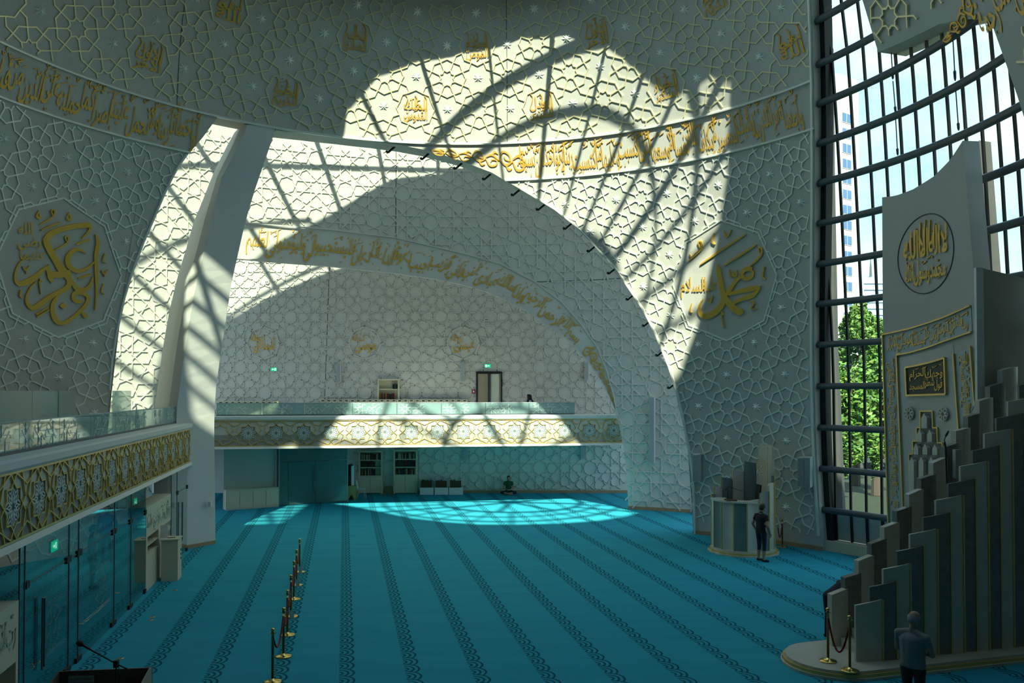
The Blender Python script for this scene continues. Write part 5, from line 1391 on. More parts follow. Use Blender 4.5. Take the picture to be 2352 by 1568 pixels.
for i, (xa, ya, xb, yb) in enumerate(far):
    t0 = on_line(xa, fo, me_); t1 = on_line(xb + 6, fo, me_); p = fo + me_ * t0; zL = zat(ya, p.y); zR = zat(yb, (fo + me_ * t1).y)
    mb = MB(); front = []; n = 6; th = .14
    for k in range(n + 1):
        u = k / n; q = fo + me_ * (t0 + (t1 - t0) * u) + mnn * (-.05 * math.sin(pi * u * .9)); z = zL + (zR - zL) * math.sin(u * pi / 2); front.append((q, z))
    for k in range(n):
        (a, za), (b_, zb_) = front[k], front[k + 1]; o_ = mnn * th; v = lambda p, z: Vector((p.x, p.y, z))
        mb.add([v(a, ZP), v(b_, ZP), v(b_, zb_), v(a, za), v(a + o_, ZP), v(b_ + o_, ZP), v(b_ + o_, zb_), v(a + o_, za)], [(0, 1, 2, 3), (5, 4, 7, 6), (3, 2, 6, 7)])
    a, za = front[0]; mb.add([Vector((a.x, a.y, ZP)), Vector((a.x, a.y, ZP)) + mnn * th, Vector((a.x, a.y, za)) + mnn * th, Vector((a.x, a.y, za))], [(0, 1, 2, 3)])
    mb.build('far_panel', MARBL if i % 2 == 0 else MARBD, mbr)
for k in range(16):
    t = .35 + k * .255; m = MB(); z1 = ZP + .18 * (k + 1); c = mn0 + me_ * (t + .13) + mnn * (SEP / 2 + .05); m.box(Vector((c.x, c.y, (ZP + z1) / 2)), .13, SEP / 2 - .13, (z1 - ZP) / 2, me_, mnn); m.build('step', MARBL, mbr)
# tall backrest wall of the pulpit
t0 = on_line(2283, fo, me_); p = fo + me_ * t0 + mnn * .25; q = p + me_ * 1.7; zt = zat(616, p.y); m = MB()
m.prism([Vector((p.x, p.y, ZP)), Vector((q.x, q.y, ZP)), Vector((q.x, q.y, zt - .25)), Vector((p.x, p.y, zt))], mnn * .12); tw = m.build('tall_panel', mat('brown_marble_panel', (.26, .25, .20), .4, noise=.12, nscale=2), mbr)
m = MB(); m.bar(p - me_ * .05 - UZ * (-ZP) + mnn * .06, Vector((p.x, p.y, zt + .02)) - me_ * .05 + mnn * .06, .09, .16); m.build('panel_edge', MARBW, tw)
m = MB(); ce = atY(2368, 795, p.y + .6); 
for k in range(24):
    a_, b_ = pol(.34, k * 15), pol(.34, k * 15 + 15); m.bar(ce + me_ * a_.x + UZ * a_.y - mnn * .02, ce + me_ * b_.x + UZ * b_.y - mnn * .02, .03, .03)
m.build('emblem_ring', GOLDTRIM, tw)
# microphone on the pulpit steps
mc = fo + me_ * on_line(2172, fo, me_) + mnn * (-.55); mroot = empty('microphone_stand', Vector((mc.x, mc.y, ZP + 1.6)), 'black gooseneck microphone rising from the pulpit steps', 'microphone')
pt = lambda x, y: atY(x, y, mc.y); m = MB(); m.tube([pt(2176, 1140), pt(2172, 1030), pt(2170, 1015)], .018, 8); m.build('pole', BLACK, mroot)
m = MB(); m.tube([pt(2170, 1016), pt(2169, 1009), pt(2173, 1001)], .01, 6); m.build('gooseneck', BLACK, mroot); m = MB(); m.tube([pt(2172, 1002), pt(2175, 996), pt(2179, 989)], [.018, .025, .015], 8); m.build('capsule', BLACK, mroot)
cc = mc + mnn * .3 + UZ * 1.9
m = MB(); bx_ = atY(2198, 1065, mc.y + .35); m.box(bx_, .06, .06, .30); cb = tag(m.build('control_box', GREY), 'grey control box with sockets mounted inside the pulpit', 'box')
# ================================================================== PREACHING CHAIR (KURSI)
kc = Vector((7.66, 27.5, 0)); KR_ = 1.02
ks = empty('preaching_chair', kc, 'round stone preaching chair of fluted panels rising to a tall back', 'pulpit')
def ring_outline(r, n=64, amp=.035, lob=16): return [kc + Vector((math.cos(2 * pi * k / n), math.sin(2 * pi * k / n), 0)) * (r + amp * abs(math.sin(lob * pi * k / n))) for k in range(n)]
m = MB(); m.prism(ring_outline(KR_ + .10), (0, 0, .05)); m.build('plinth', MARBL, ks)
m = MB(); m.prism([p + UZ * .05 for p in ring_outline(KR_ + .06)], (0, 0, .06)); m.build('gold_trim', GOLDTRIM, ks)
m = MB(); m.prism([p + UZ * .11 for p in ring_outline(KR_ + .03, amp=0)], (0, 0, .06)); m.build('platform', MARBL, ks)
DARKM = mat('slate_marble', (.17, .21, .21), .35, noise=.15, nscale=5)
spec = [(-158, 1.70, 1), (-134, 1.70, 0), (-110, 1.70, 1), (-86, 1.78, 0), (-62, 2.02, 1), (-40, 2.26, 0), (-20, 2.55, 1), (4, 3.45, 2), (28, 3.45, 2), (60, 2.85, 1), (84, 2.55, 0), (108, 2.3, 1), (132, 2.0, 0), (156, 1.8, 1), (178, 1.70, 0)]
for i, (ang, z, kind) in enumerate(spec):
    nxt = spec[(i + 1) % len(spec)][0]; da = (nxt - ang) % 360; a0_ = math.radians(ang - 11.5); a1_ = math.radians(ang + min(da, 26) - 12.5)
    mb = MB(); n = 6; fr_ = []; bk = []
    for k in range(n + 1):
        u = k / n; a = a0_ + (a1_ - a0_) * u; r = KR_ - .05 * math.sin(pi * u) * (1 if kind != 2 else .2); zz = z + (.06 * u if z > 1.72 else 0)
        fr_.append((kc + Vector((math.cos(a), math.sin(a), 0)) * r, zz)); bk.append((kc + Vector((math.cos(a), math.sin(a), 0)) * (r - .08), zz))
    for k in range(n):
        (a, za), (b, zb) = fr_[k], fr_[k + 1]; (c, zc), (d, zd) = bk[k], bk[k + 1]; v = lambda p, z_: Vector((p.x, p.y, z_))
        mb.add([v(a, .17), v(b, .17), v(b, zb), v(a, za), v(c, .17), v(d, .17), v(d, zd), v(c, zc)], [(0, 1, 2, 3), (5, 4, 7, 6), (3, 2, 6, 7)])
    for (a, za), (c, zc) in ((fr_[0], bk[0]), (fr_[-1], bk[-1])): mb.add([Vector((a.x, a.y, .17)), Vector((c.x, c.y, .17)), Vector((c.x, c.y, zc)), Vector((a.x, a.y, za))], [(0, 1, 2, 3)])
    pn = mb.build('fluted_panel' if kind != 2 else 'tall_back_panel', [MARBL, DARKM, mat('cream_back', (.52, .49, .38), .4, noise=.06, nscale=3)][kind], ks)
    p, zz = fr_[-1]; g = MB(); g.bar(Vector((p.x, p.y, .17)), Vector((p.x, p.y, zz)), .035, .035); g.build('gold_strip', GOLDTRIM, pn)
m = MB(); kpts = []
for k in range(14): a = math.radians(-200 + 120 * k / 13); kpts.append(kc + Vector((math.cos(a), math.sin(a), 0)) * (KR_ + .02) + UZ * 1.70)
for k in range(8): a = math.radians(-80 - 120 * k / 7); kpts.append(kc + Vector((math.cos(a), math.sin(a), 0)) * (KR_ * .55) + UZ * 1.70)
m.prism(kpts, (0, 0, .05)); m.build('desk_top', MARBL, ks)
ce = atY(1748, 1070, kc.y + .15); m = MB()
for r in (.16, .11, .06):
    for k in range(20):
        a_, b_ = pol(r, k * 18), pol(r, k * 18 + 18); m.bar(ce + Vector((a_.x, 0, a_.y * 1.5)), ce + Vector((b_.x, 0, b_.y * 1.5)), .012, .012)
m.build('gold_emblem', GOLDTRIM, ks)
m = MB(); c = kc + Vector((-.55, -.62, 1.765)); m.box(c, .16, .12, .022); root = tag(m.build('book', BOOKM[3]), 'dark closed book lying on the preaching chair desk', 'book')
c = kc + Vector((-.62, -.45, 1.75)); root = empty('microphone_stand', c, 'small black microphone on the preaching chair desk', 'microphone')
m = MB(); m.lathe(c, [(.12, 0), (.12, .03), (.03, .04)], 12); m.build('base', BLACK, root); m = MB(); m.tube([c + UZ * .03, c + UZ * .42], .012, 6); m.build('pole', BLACK, root); m = MB(); m.tube([c + Vector((-.09, 0, .32)), c + Vector((.03, 0, .44)), c + Vector((.5, .05, .28))], [.02, .014, .008], 6); m.build('boom', BLACK, root)
c = kc + Vector((.18, -.15, .17)); root = empty('office_chair', c, 'black office chair inside the round preaching chair', 'chair'); LEA = mat('black_leather', (.01, .01, .012), .45)
m = MB(); m.lathe(c + UZ * .06, [(.05, 0), (.05, 1.1)], 8); m.build('column', BLACK, root); m = MB(); m.box(c + UZ * 1.22, .26, .26, .05); m.build('seat', LEA, root)
m = MB(); m.prism([c + Vector((.2, -.22, 1.27)), c + Vector((.2, .22, 1.27)), c + Vector((.28, .2, 2.05)), c + Vector((.28, -.2, 2.05))], (.06, 0, 0)); m.build('backrest', LEA, root)
for s in (-1, 1): m = MB(); m.bar(c + Vector((-.2, s * .27, 1.46)), c + Vector((.2, s * .27, 1.46)), .05, .04); m.bar(c + Vector((0, s * .27, 1.2)), c + Vector((0, s * .27, 1.46)), .03, .03); m.build('armrest', LEA, root)
for k in range(5): m = MB(); a = k * 2 * pi / 5; m.bar(c + UZ * .06, c + Vector((.28 * math.cos(a), .28 * math.sin(a), .03)), .04, .03); m.build('foot', BLACK, root)

# ================================================================== ROPE POSTS
def post_proto(loc, lab, hgt=.985):
    root = empty('rope_post', loc, lab, 'post', None)
    m = MB(); m.lathe(loc, [(.16, 0), (.165, .012), (.15, .022), (.09, .035), (.035, .055), (.028, .07)], 24); m.build('base', BRASS, root, smooth=True)
    m = MB(); m.lathe(loc, [(.025, .06), (.025, hgt - .1), (.034, hgt - .095), (.034, hgt - .08), (.022, hgt - .07), (.022, hgt - .06)], 14); m.build('pole', mat('aged_brass', (.30, .24, .09), .35, .9), root, smooth=True)
    m = MB(); m.lathe(loc + UZ * (hgt - .035), [(.012, -.03), (.03, -.022), (.04, 0), (.03, .022), (.01, .032)], 14); m.build('ball_finial', BRASS, root, smooth=True)
    m = MB()
    for a in (0, 1, 2, 3): d = Vector((math.cos(a * pi / 2), math.sin(a * pi / 2), 0)); m.bar(loc + UZ * (hgt - .1) + d * .02, loc + UZ * (hgt - .09) + d * .06, .015, .012)
    m.build('hook_collar', BRASS, root)
    return root
SP = [(626, 1566), (651, 1507.5), (660, 1458), (668, 1415.5), (675, 1376), (681, 1343.7), (688, 1313.4)]
ORD = ['nearest the viewer', 'second from the viewer', 'third from the viewer', 'middle', 'fifth from the viewer', 'second from the far end', 'farthest from the viewer']
spos = [G(*p) for p in SP]
for p, o_ in zip(spos, ORD): post_proto(p, 'brass rope post in the centre row, %s' % o_)
def rope(p, q, sag, lab, zz=.86):
    a = p + UZ * zz; b = q + UZ * zz; root = empty('velvet_rope', a.lerp(b, .5) - UZ * sag, lab, 'rope'); pts = []
    for k in range(17): t = k / 16; v = a.lerp(b, t); v.z -= sag * 4 * t * (1 - t); pts.append(v)
    m = MB(); m.tube(pts, .018, 8); m.build('cord', VELVET, root, smooth=True)
    for e0, e1 in ((pts[0], pts[1]), (pts[-1], pts[-2])):
        m = MB(); d = (e1 - e0).normalized(); m.tube([e0 - d * .03, e0 + d * .07], .022, 8); m.build('brass_end', BRASS, root)
    return root
ROPE_O = ['nearest the viewer', 'second from the viewer', 'third from the viewer', 'fourth from the viewer', 'fifth from the viewer', 'farthest from the viewer']
for k in range(6): rope(spos[k], spos[k + 1], .42 if k != 3 else .3, 'dark red velvet rope in the centre row, %s' % ROPE_O[k])
for k, lab in ((2, 'white paper sign hanging from the third centre rope'), (4, 'white paper sign hanging from the fifth centre rope'), (5, 'white paper sign hanging from the farthest centre rope')):
    c = spos[k].lerp(spos[k + 1], .5) + UZ * .32; d = (spos[k + 1] - spos[k]).normalized(); s_ = d.cross(UZ); m = MB(); m.prism([c + s_ * .02 + d * .1, c + s_ * .12 - d * .02, c + s_ * .10 - d * .02 - UZ * .2, c + s_ * .0 + d * .1 - UZ * .17], s_.cross(UZ) * .004); tag(m.build('paper_sign', PAPER), lab, 'sign')
p1 = G(1902, 1518, ZP); p2 = G(1952, 1540, ZP); p1.z = p2.z = ZP
post_proto(p1, 'brass rope post at the pulpit steps, left of the pair', 1.02); post_proto(p2, 'brass rope post at the pulpit steps, right of the pair', 1.02)
rope(p1, p2, .62, 'dark red velvet rope closing off the pulpit steps', .88)
p3 = G(1797, 1256); post_proto(p3, 'brass rope post behind the man in black by the rosette wall')
p4 = kc + Vector((1.12, -.1, 0)); rope(p3, p3.lerp(p4, 1) , .45, 'dark red velvet rope behind the man in black', .86)

# ================================================================== LECTERN AND MICROPHONE, lower left
lt = 1.12; lc = G(250, 1532, lt); 
a_ = G(134, 1541, lt); b_ = G(350, 1532, lt); le = (b_ - a_).normalized(); ln = Vector((-le.y, le.x, 0)); Lw = (b_ - a_).length
lr = empty('lectern', Vector((a_.x, a_.y, 0)) + le * Lw / 2, 'dark wooden lectern desk with a printed notice, lower left', 'lectern')
def lq(x, y, z): v = a_ + le * x + ln * y; return Vector((v.x, v.y, z))
m = MB(); m.prism([lq(0, -.02, 0), lq(Lw, -.02, 0), lq(Lw, -.02, lt), lq(0, -.02, lt)], ln * .03); m.build('back_panel', WOOD, lr)
m = MB(); m.prism([lq(0, -.55, 0), lq(0, -.03, 0), lq(0, -.03, lt), lq(0, -.55, lt - .12)], le * .03); m.build('side_panel', WOOD, lr)
m = MB(); m.prism([lq(Lw - .03, -.55, 0), lq(Lw - .03, -.03, 0), lq(Lw - .03, -.03, lt + .02), lq(Lw - .03, -.55, lt - .10)], le * .03); m.build('side_panel', mat('pale_edge_wood', (.30, .28, .22), .6), lr)
m = MB(); m.prism([lq(.04, -.5, lt - .35), lq(Lw - .04, -.5, lt - .35), lq(Lw - .04, -.04, lt - .3), lq(.04, -.04, lt - .3)], UZ * .03); m.build('desk_top', WOOD, lr)
m = MB(); m.prism([lq(.16, -.045, lt - .32), lq(.52, -.045, lt - .32), lq(.52, -.045, lt - .07), lq(.16, -.045, lt - .07)], ln * .006); nt_ = m.build('notice', mat('notice_grey', (.34, .38, .38), .6), lr)
m = MB()
for k, tx in enumerate(('Bitte NICHT betreten!', 'Lütfen girmeyiniz')):
    vs, fs, w = glyphs(tx, False, 1.0); kx = .32 / w; m.add([lq(.18 + x * kx, -.049, lt - .13 - k * .06 + y * .05) for x, y in vs], fs)
m.build('lettering', BLACK, nt_)
mr = empty('microphone_stand', lq(.82, -.74, 0), 'black boom microphone stand leaning over the lectern', 'microphone')
Ym = lq(.82, -.74, 0).y; pt = lambda x, y: atY(x, y, Ym); base = lq(.82, -.74, 0); jn = pt(267, 1524)
m = MB(); m.tube([Vector((jn.x, jn.y, .03)), jn], .012, 8); m.build('pole', BLACK, mr); m = MB(); m.lathe(Vector((jn.x, jn.y, 0)), [(.16, 0), (.16, .02), (.03, .04)], 16); m.build('base', BLACK, mr)
m = MB(); m.tube([pt(297, 1538), pt(267, 1524), pt(206, 1490)], .011, 8); m.build('boom', BLACK, mr)
m = MB(); m.tube([pt(208, 1491), pt(196, 1484), pt(188, 1479)], [.016, .02, .02], 8); m.build('handle', BLACK, mr)
m = MB(); m.tube([pt(192, 1481), pt(187, 1478.5), pt(180, 1475.5), pt(176.5, 1474)], [.022, .042, .042, .02], 10); m.build('capsule', mat('mic_grille', (.02, .02, .022), .7), mr)
m = MB(); m.box(jn, .03, .03, .05); m.build('joint', BLACK, mr)
m = MB(); m.tube([pt(206, 1492), pt(240, 1510), pt(272, 1524), pt(276, 1560), pt(277, 1600)], .005, 6); m.build('cable', BLACK, mr)

# ================================================================== PEOPLE
SKIN = mat('skin', (.36, .21, .15), .6); HAIRB = mat('hair_dark', (.015, .012, .01), .7); HAIRG = mat('hair_grey', (.28, .29, .30), .8)
def capsule(mb, p, q, r0, r1, side=None, k0=1.0, k1=1.0, n=12, m=5):
    # tapered capsule; side = lateral axis that gets radius*k (flattened bodies)
    p, q = Vector(p), Vector(q); t = q - p; L = t.length; t = t / L if L > 1e-6 else UZ
    u = side - t * side.dot(t) if side is not None else t.cross(Vector((.3, .9, .2)))
    u.normalize(); w = t.cross(u); rings = []
    for i in range(m): a = -pi / 2 + (pi / 2) * i / m; rings.append((p + t * (r0 * math.sin(a)), r0 * math.cos(a), k0))
    for i in range(5): s = i / 4; rings.append((p.lerp(q, s), r0 + (r1 - r0) * s, k0 + (k1 - k0) * s))
    for i in range(1, m + 1): a = (pi / 2) * i / m; rings.append((q + t * (r1 * math.sin(a)), r1 * math.cos(a), k1))
    vs = []
    for c, r, k in rings:
        r = max(r, .0015)
        for j in range(n): an = 2 * pi * j / n; vs.append(c + u * (math.cos(an) * r * k) + w * (math.sin(an) * r))
    N = len(rings); fs = [(i * n + j, i * n + (j + 1) % n, (i + 1) * n + (j + 1) % n, (i + 1) * n + j) for i in range(N - 1) for j in range(n)]
    fs += [tuple(range(n))[::-1], tuple(range((N - 1) * n, N * n))]; mb.add(vs, fs)
def person(loc, yaw, lab, J, mats, voxel=.011, hair=None, extras=None, name='person'):
    # J: joints in local frame (x right, y forward, z up); bones assembled then remeshed into one surface
    root = empty(name, loc, lab, 'person'); c, s = math.cos(yaw), math.sin(yaw)
    T = lambda v: Vector((v[0] * c - v[1] * s, v[0] * s + v[1] * c, v[2]))
    mb = MB(); bones = []
    def B(a, b, r0, r1, tag_, side=None, k0=1, k1=1):
        capsule(mb, a, b, r0, r1, side, k0, k1); bones.append((Vector(a), Vector(b), tag_))
    X = Vector((1, 0, 0)); sh = Vector(J['shoulder_r']) - Vector(J['shoulder_l']); sh = sh.normalized()
    pel, chest, neck, head = [Vector(J[k]) for k in ('pelvis', 'chest', 'neck', 'head')]
    bw_ = J.get('girth', 1.0)
    B(pel, pel.lerp(chest, .45), .105 * bw_, .105 * bw_, 'torso_low', sh, 1.5, 1.45); B(pel.lerp(chest, .45), chest, .108 * bw_, .112 * bw_, 'torso', sh, 1.45, 1.5)
    B(chest, neck - (neck - chest) * .25, .105, .06, 'torso', sh, 1.55, 1.6)
    B(neck - UZ * .02, head - (head - neck) * .35, .053, .05, 'neck')
    hd = (head - neck).normalized(); fwd = Vector(J.get('face', (0, 1, 0)))
    B(head - hd * .02, head + hd * .045, .083, .088, 'head'); B(head + fwd * .025 - hd * .06, head + fwd * .03 - hd * .02, .055, .066, 'head')
    B(head + fwd * .095 - hd * .005, head + fwd * .108 - hd * .03, .011, .016, 'head'); rt = fwd.cross(hd)
    for sg in (-1, 1): B(head + rt * (.088 * sg) + hd * .01 - fwd * .01, head + rt * (.09 * sg) - hd * .02 - fwd * .005, .014, .011, 'head')
    for sd in ('l', 'r'):
        S_, E_, W_, H_ = [Vector(J[k + '_' + sd]) for k in ('shoulder', 'elbow', 'wrist', 'hand')]
        B(chest.lerp(S_, .6), S_, .07, .064, 'torso'); B(neck - (neck - chest) * .15, S_ + (neck - chest) * .02, .05, .058, 'torso'); B(S_, S_.lerp(E_, .5), .062, .054, 'sleeve'); B(S_.lerp(E_, .5), E_, .052, .043, 'arm'); B(E_, E_.lerp(W_, .4), .044, .042, 'forearm'); B(E_.lerp(W_, .4), W_, .041, .028, 'forearm')
        d = (H_ - W_).normalized(); pn = Vector(J.get('palm_' + sd, (1, 0, 0))); pn = (pn - d * pn.dot(d)).normalized(); lt_ = d.cross(pn)
        B(W_, W_ + d * .085, .026, .026, 'hand', lt_, 1.2, 1.6)
        for f in range(4):
            b0 = W_ + d * .085 + lt_ * (.03 - .02 * f); ln_ = (.075, .085, .08, .062)[f]; k_ = b0 + d * (ln_ * .5) + pn * .008; B(b0, k_, .0095, .009, 'hand'); B(k_, k_ + d * (ln_ * .42) + pn * .022, .009, .0075, 'hand')
        b0 = W_ + d * .03 + lt_ * .03; B(b0, b0 + d * .045 + lt_ * .03, .013, .011, 'hand'); B(b0 + d * .045 + lt_ * .03, b0 + d * .08 + lt_ * .032 + pn * .012, .011, .009, 'hand')
        Hp, K_, A_, T_ = [Vector(J[k + '_' + sd]) for k in ('hip', 'knee', 'ankle', 'toe')]
        B(Hp, Hp.lerp(K_, .5), .098 * bw_ ** .5, .085, 'thigh'); B(Hp.lerp(K_, .5), K_, .084, .062, 'thigh_low'); B(K_, K_.lerp(A_, .35), .061, .060, 'calf_up'); B(K_.lerp(A_, .35), A_, .058, .04, 'calf')
        B(A_ - UZ * .03 - (T_ - A_).normalized() * .03, T_, .04, .034, 'shoe')
    me = bpy.data.meshes.new('body'); me.from_pydata([tuple(T(v)) for v in mb.v], [], mb.f)
    o = bpy.data.objects.new('body', me); COL.objects.link(o)
    md = o.modifiers.new('r', 'REMESH'); md.mode = 'VOXEL'; md.voxel_size = voxel
    sm = o.modifiers.new('s', 'SMOOTH'); sm.factor = .5; sm.iterations = 3
    bpy.context.view_layer.update()
    m2 = bpy.data.meshes.new_from_object(o.evaluated_get(bpy.context.evaluated_depsgraph_get())); bpy.data.objects.remove(o)
    names = sorted(set(mats.values()), key=lambda m_: m_.name)
    m2.materials.clear()
    for m_ in names: m2.materials.append(m_)
    TB = [(T(a), T(b), t_) for a, b, t_ in bones]
    idx = []
    for p in m2.polygons:
        cc = p.center; best = None; bd = 1e9
        for a, b, t_ in TB:
            ab = b - a; L2 = ab.length_squared; u = max(0, min(1, (cc - a).dot(ab) / L2)) if L2 > 1e-12 else 0; dd = (cc - (a + ab * u)).length
            if t_.startswith('torso'): dd *= .62
            if dd < bd: bd = dd; best = t_
        if 'hem' in J and best in ('thigh', 'torso_low', 'thigh_low'): best = 'torso' if cc.z > J['hem'] else 'thigh'
        idx.append(names.index(mats.get(best, mats['torso'])))
    m2.polygons.foreach_set('material_index', idx); m2.polygons.foreach_set('use_smooth', [True] * len(m2.polygons))
    bo = bpy.data.objects.new('body', m2); COL.objects.link(bo); bo.parent = root
    if hair:
        hb = MB(); hm, kind = hair
        for i in range(9):
            for j in range(20):
                pass
        def sph(a, b, g=1.0):
            v = hd * math.sin(a) * (.120 * g) + (fwd * math.cos(b) + rt * math.sin(b)) * (math.cos(a) * .099 * g); return head + hd * .02 - fwd * .006 + v
        rows = 7; nn_ = 22
        for i in range(rows):
            for j in range(nn_):
                b0, b1 = 2 * pi * j / nn_, 2 * pi * (j + 1) / nn_
                lo = lambda b: (-.75 if abs(((b + pi) % (2 * pi)) - pi) > 1.9 else -.2 if abs(((b + pi) % (2 * pi)) - pi) > 1.1 else .55)
                if kind == 'rim':
                    top = lambda b: .35
                    if abs(((b0 + pi) % (2 * pi)) - pi) < 1.0: continue
                else: top = lambda b: pi / 2
                f = lambda b, k: lo(b) + (top(b) - lo(b)) * k / rows
                hb.add([sph(f(b0, i), b0), sph(f(b1, i), b1), sph(f(b1, i + 1), b1), sph(f(b0, i + 1), b0)], [(0, 1, 2, 3)])
        hv = MB(); hv.v = [T(v) + root.location for v in hb.v]; hv.f = hb.f; hv.m = hb.m; hv.build('hair', hm, root, smooth=True)
    if extras: extras(root, T, head, hd, fwd, rt)
    return root
def standing(h=1.78, arms='down', lean=0.0, headdown=0.0, turn=0.0):
    k = h / 1.78; J = {}
    def P(x, y, z): return (x * k, (y + lean * max(0, z - .95)) * k, z * k)
    J['hem'] = .91 * k; J['pelvis'] = P(0, 0, .97); J['chest'] = P(0, .0, 1.32); J['neck'] = P(0, -.01, 1.50)
    J['head'] = P(.0, .02 + headdown * .05, 1.655 - headdown * .02)
    a = turn; f = Vector((math.sin(a), math.cos(a), -headdown * .5)).normalized(); J['face'] = tuple(f)
    for sd, s in (('l', -1), ('r', 1)):
        J['shoulder_' + sd] = P(.185 * s, -.01, 1.405); J['hip_' + sd] = P(.095 * s, 0, .93); J['knee_' + sd] = P(.105 * s, .02, .50); J['ankle_' + sd] = P(.11 * s, -.02, .09); J['toe_' + sd] = P(.13 * s, .15, .035)
        if arms == 'down':
            J['elbow_' + sd] = P(.27 * s, -.05, 1.14); J['wrist_' + sd] = P(.25 * s, .06, .90); J['hand_' + sd] = P(.235 * s, .10, .80); J['palm_' + sd] = (-s, 0, 0)
        elif arms == 'crossed':
            J['elbow_' + sd] = P(.235 * s, .06, 1.14); J['wrist_' + sd] = P(-.02 * s, .20, 1.14 + .03 * s); J['hand_' + sd] = P(-.12 * s, .20, 1.16 + .03 * s); J['palm_' + sd] = (0, -1, 0)
        elif arms == 'behind':
            J['elbow_' + sd] = P(.28 * s, -.12, 1.14); J['wrist_' + sd] = P(.20 * s, .06 if s > 0 else -.1, .92); J['hand_' + sd] = P(.14 * s, .12 if s > 0 else -.14, .84); J['palm_' + sd] = (-s, 0, 0)
    return J
def stout(J):
    J['girth'] = 1.28
    for k in list(J):
        if k.startswith(('shoulder', 'elbow')) : v = J[k]; J[k] = (v[0] * 1.18, v[1], v[2])
        if k.startswith(('wrist', 'hand')): v = J[k]; J[k] = (v[0] * 1.12, v[1] + .03, v[2])
    return J
def outfit(shirt, sleeve_low, trousers, calf, shoe, arm=None):
    return dict(torso=shirt, torso_low=shirt, sleeve=shirt, arm=arm or SKIN, forearm=sleeve_low, hand=SKIN, neck=SKIN, head=SKIN, thigh=trousers, thigh_low=trousers, calf_up=trousers, calf=calf, shoe=shoe)
CL = lambda n, c: mat('cloth_' + n, c, .85)
BLK = CL('black', (.010, .010, .011)); NAV = CL('navy', (.012, .018, .035)); SHO = CL('shoe', (.008, .008, .008)); GRN = CL('green', (.012, .085, .035)); DRK = CL('dark', (.02, .02, .025)); GRY = CL('grey_tee', (.20, .215, .22)); BLU = CL('blue', (.02, .05, .22)); WHT = CL('white', (.45, .47, .48))
BEARD = HAIRB
def beard(root, T, head, hd, fwd, rt):
    mb = MB(); 
    for k in range(9):
        b0, b1 = -1.3 + 2.6 * k / 9, -1.3 + 2.6 * (k + 1) / 9
        f = lambda b, z, r: T(head + hd * z + (fwd * math.cos(b) + rt * math.sin(b)) * r + fwd * .02) + root.location
        mb.add([f(b0, -.045, .074), f(b1, -.045, .074), f(b1, -.105, .058), f(b0, -.105, .058)], [(0, 1, 2, 3)])
    mb.build('beard', BEARD, root)
def collar(root, T, head, hd, fwd, rt):
    beard(root, T, head, hd, fwd, rt)
    mb = MB(); pts = []
    for k in range(17): a = 2 * pi * k / 16; pts.append(T(head - hd * .175 + (fwd * math.cos(a) + rt * math.sin(a)) * .068) + root.location)
    mb.tube(pts, .009, 6); mb.build('collar', WHT, root)
man = person(G(1749, 1290), math.radians(-62), 'man in black T-shirt and dark shorts standing by the preaching chair', stout(standing(1.80, 'down', .03, .1, -.1)), outfit(BLK, SKIN, NAV, SKIN, SHO), hair=(HAIRB, 'full'), extras=collar, voxel=.010)
mp = G(2098, 1664)
def specs(root, T, head, hd, fwd, rt):
    mb = MB()
    for s in (-1, 1): mb.tube([T(head + rt * (.093 * s) + hd * .02 - fwd * .01) + root.location, T(head + rt * (.085 * s) + hd * .012 + fwd * .1) + root.location], .004, 6)
    for s in (-1, 1):
        pts = [T(head + fwd * .112 + rt * (.038 * s + .026 * math.cos(a * pi / 4)) + hd * (.01 + .02 * math.sin(a * pi / 4))) + root.location for a in range(9)]; mb.tube(pts, .004, 6)
    mb.build('glasses', BLACK, root)
man2 = person(mp, math.radians(-52), 'grey-haired man in grey T-shirt with crossed arms beside the pulpit', stout(standing(1.80, 'crossed', -.02, .7, -.1)), outfit(GRY, SKIN, DRK, DRK, SHO), hair=(HAIRG, 'rim'), extras=specs, voxel=.010)
# seated man
J = dict(pelvis=(0, 0, .14), chest=(0, .02, .50), neck=(0, .03, .68), head=(0, .06, .825), face=(0, 1, -.12), girth=1.0)
for sd, s in (('l', -1), ('r', 1)):
    J['shoulder_' + sd] = (.185 * s, .02, .61); J['elbow_' + sd] = (.27 * s, .10, .34); J['wrist_' + sd] = (.10 * s, .30, .28); J['hand_' + sd] = (.03 * s, .33, .27); J['palm_' + sd] = (0, 0, -1)
    J['hip_' + sd] = (.10 * s, .03, .11); J['knee_' + sd] = (.36 * s, .32, .13); J['ankle_' + sd] = (-.06 * s, .42 + .05 * s, .07); J['toe_' + sd] = (-.2 * s, .44 + .05 * s, .05)
sitp = G(1168, 1136); sitp.y = YW3 - .55; sitp.x = atY(1168, 1120, sitp.y).x
person(sitp, pi, 'man in green T-shirt sitting cross-legged against the back wall', J, outfit(GRN, SKIN, NAV, SKIN, SKIN), hair=(HAIRB, 'full'), voxel=.013)
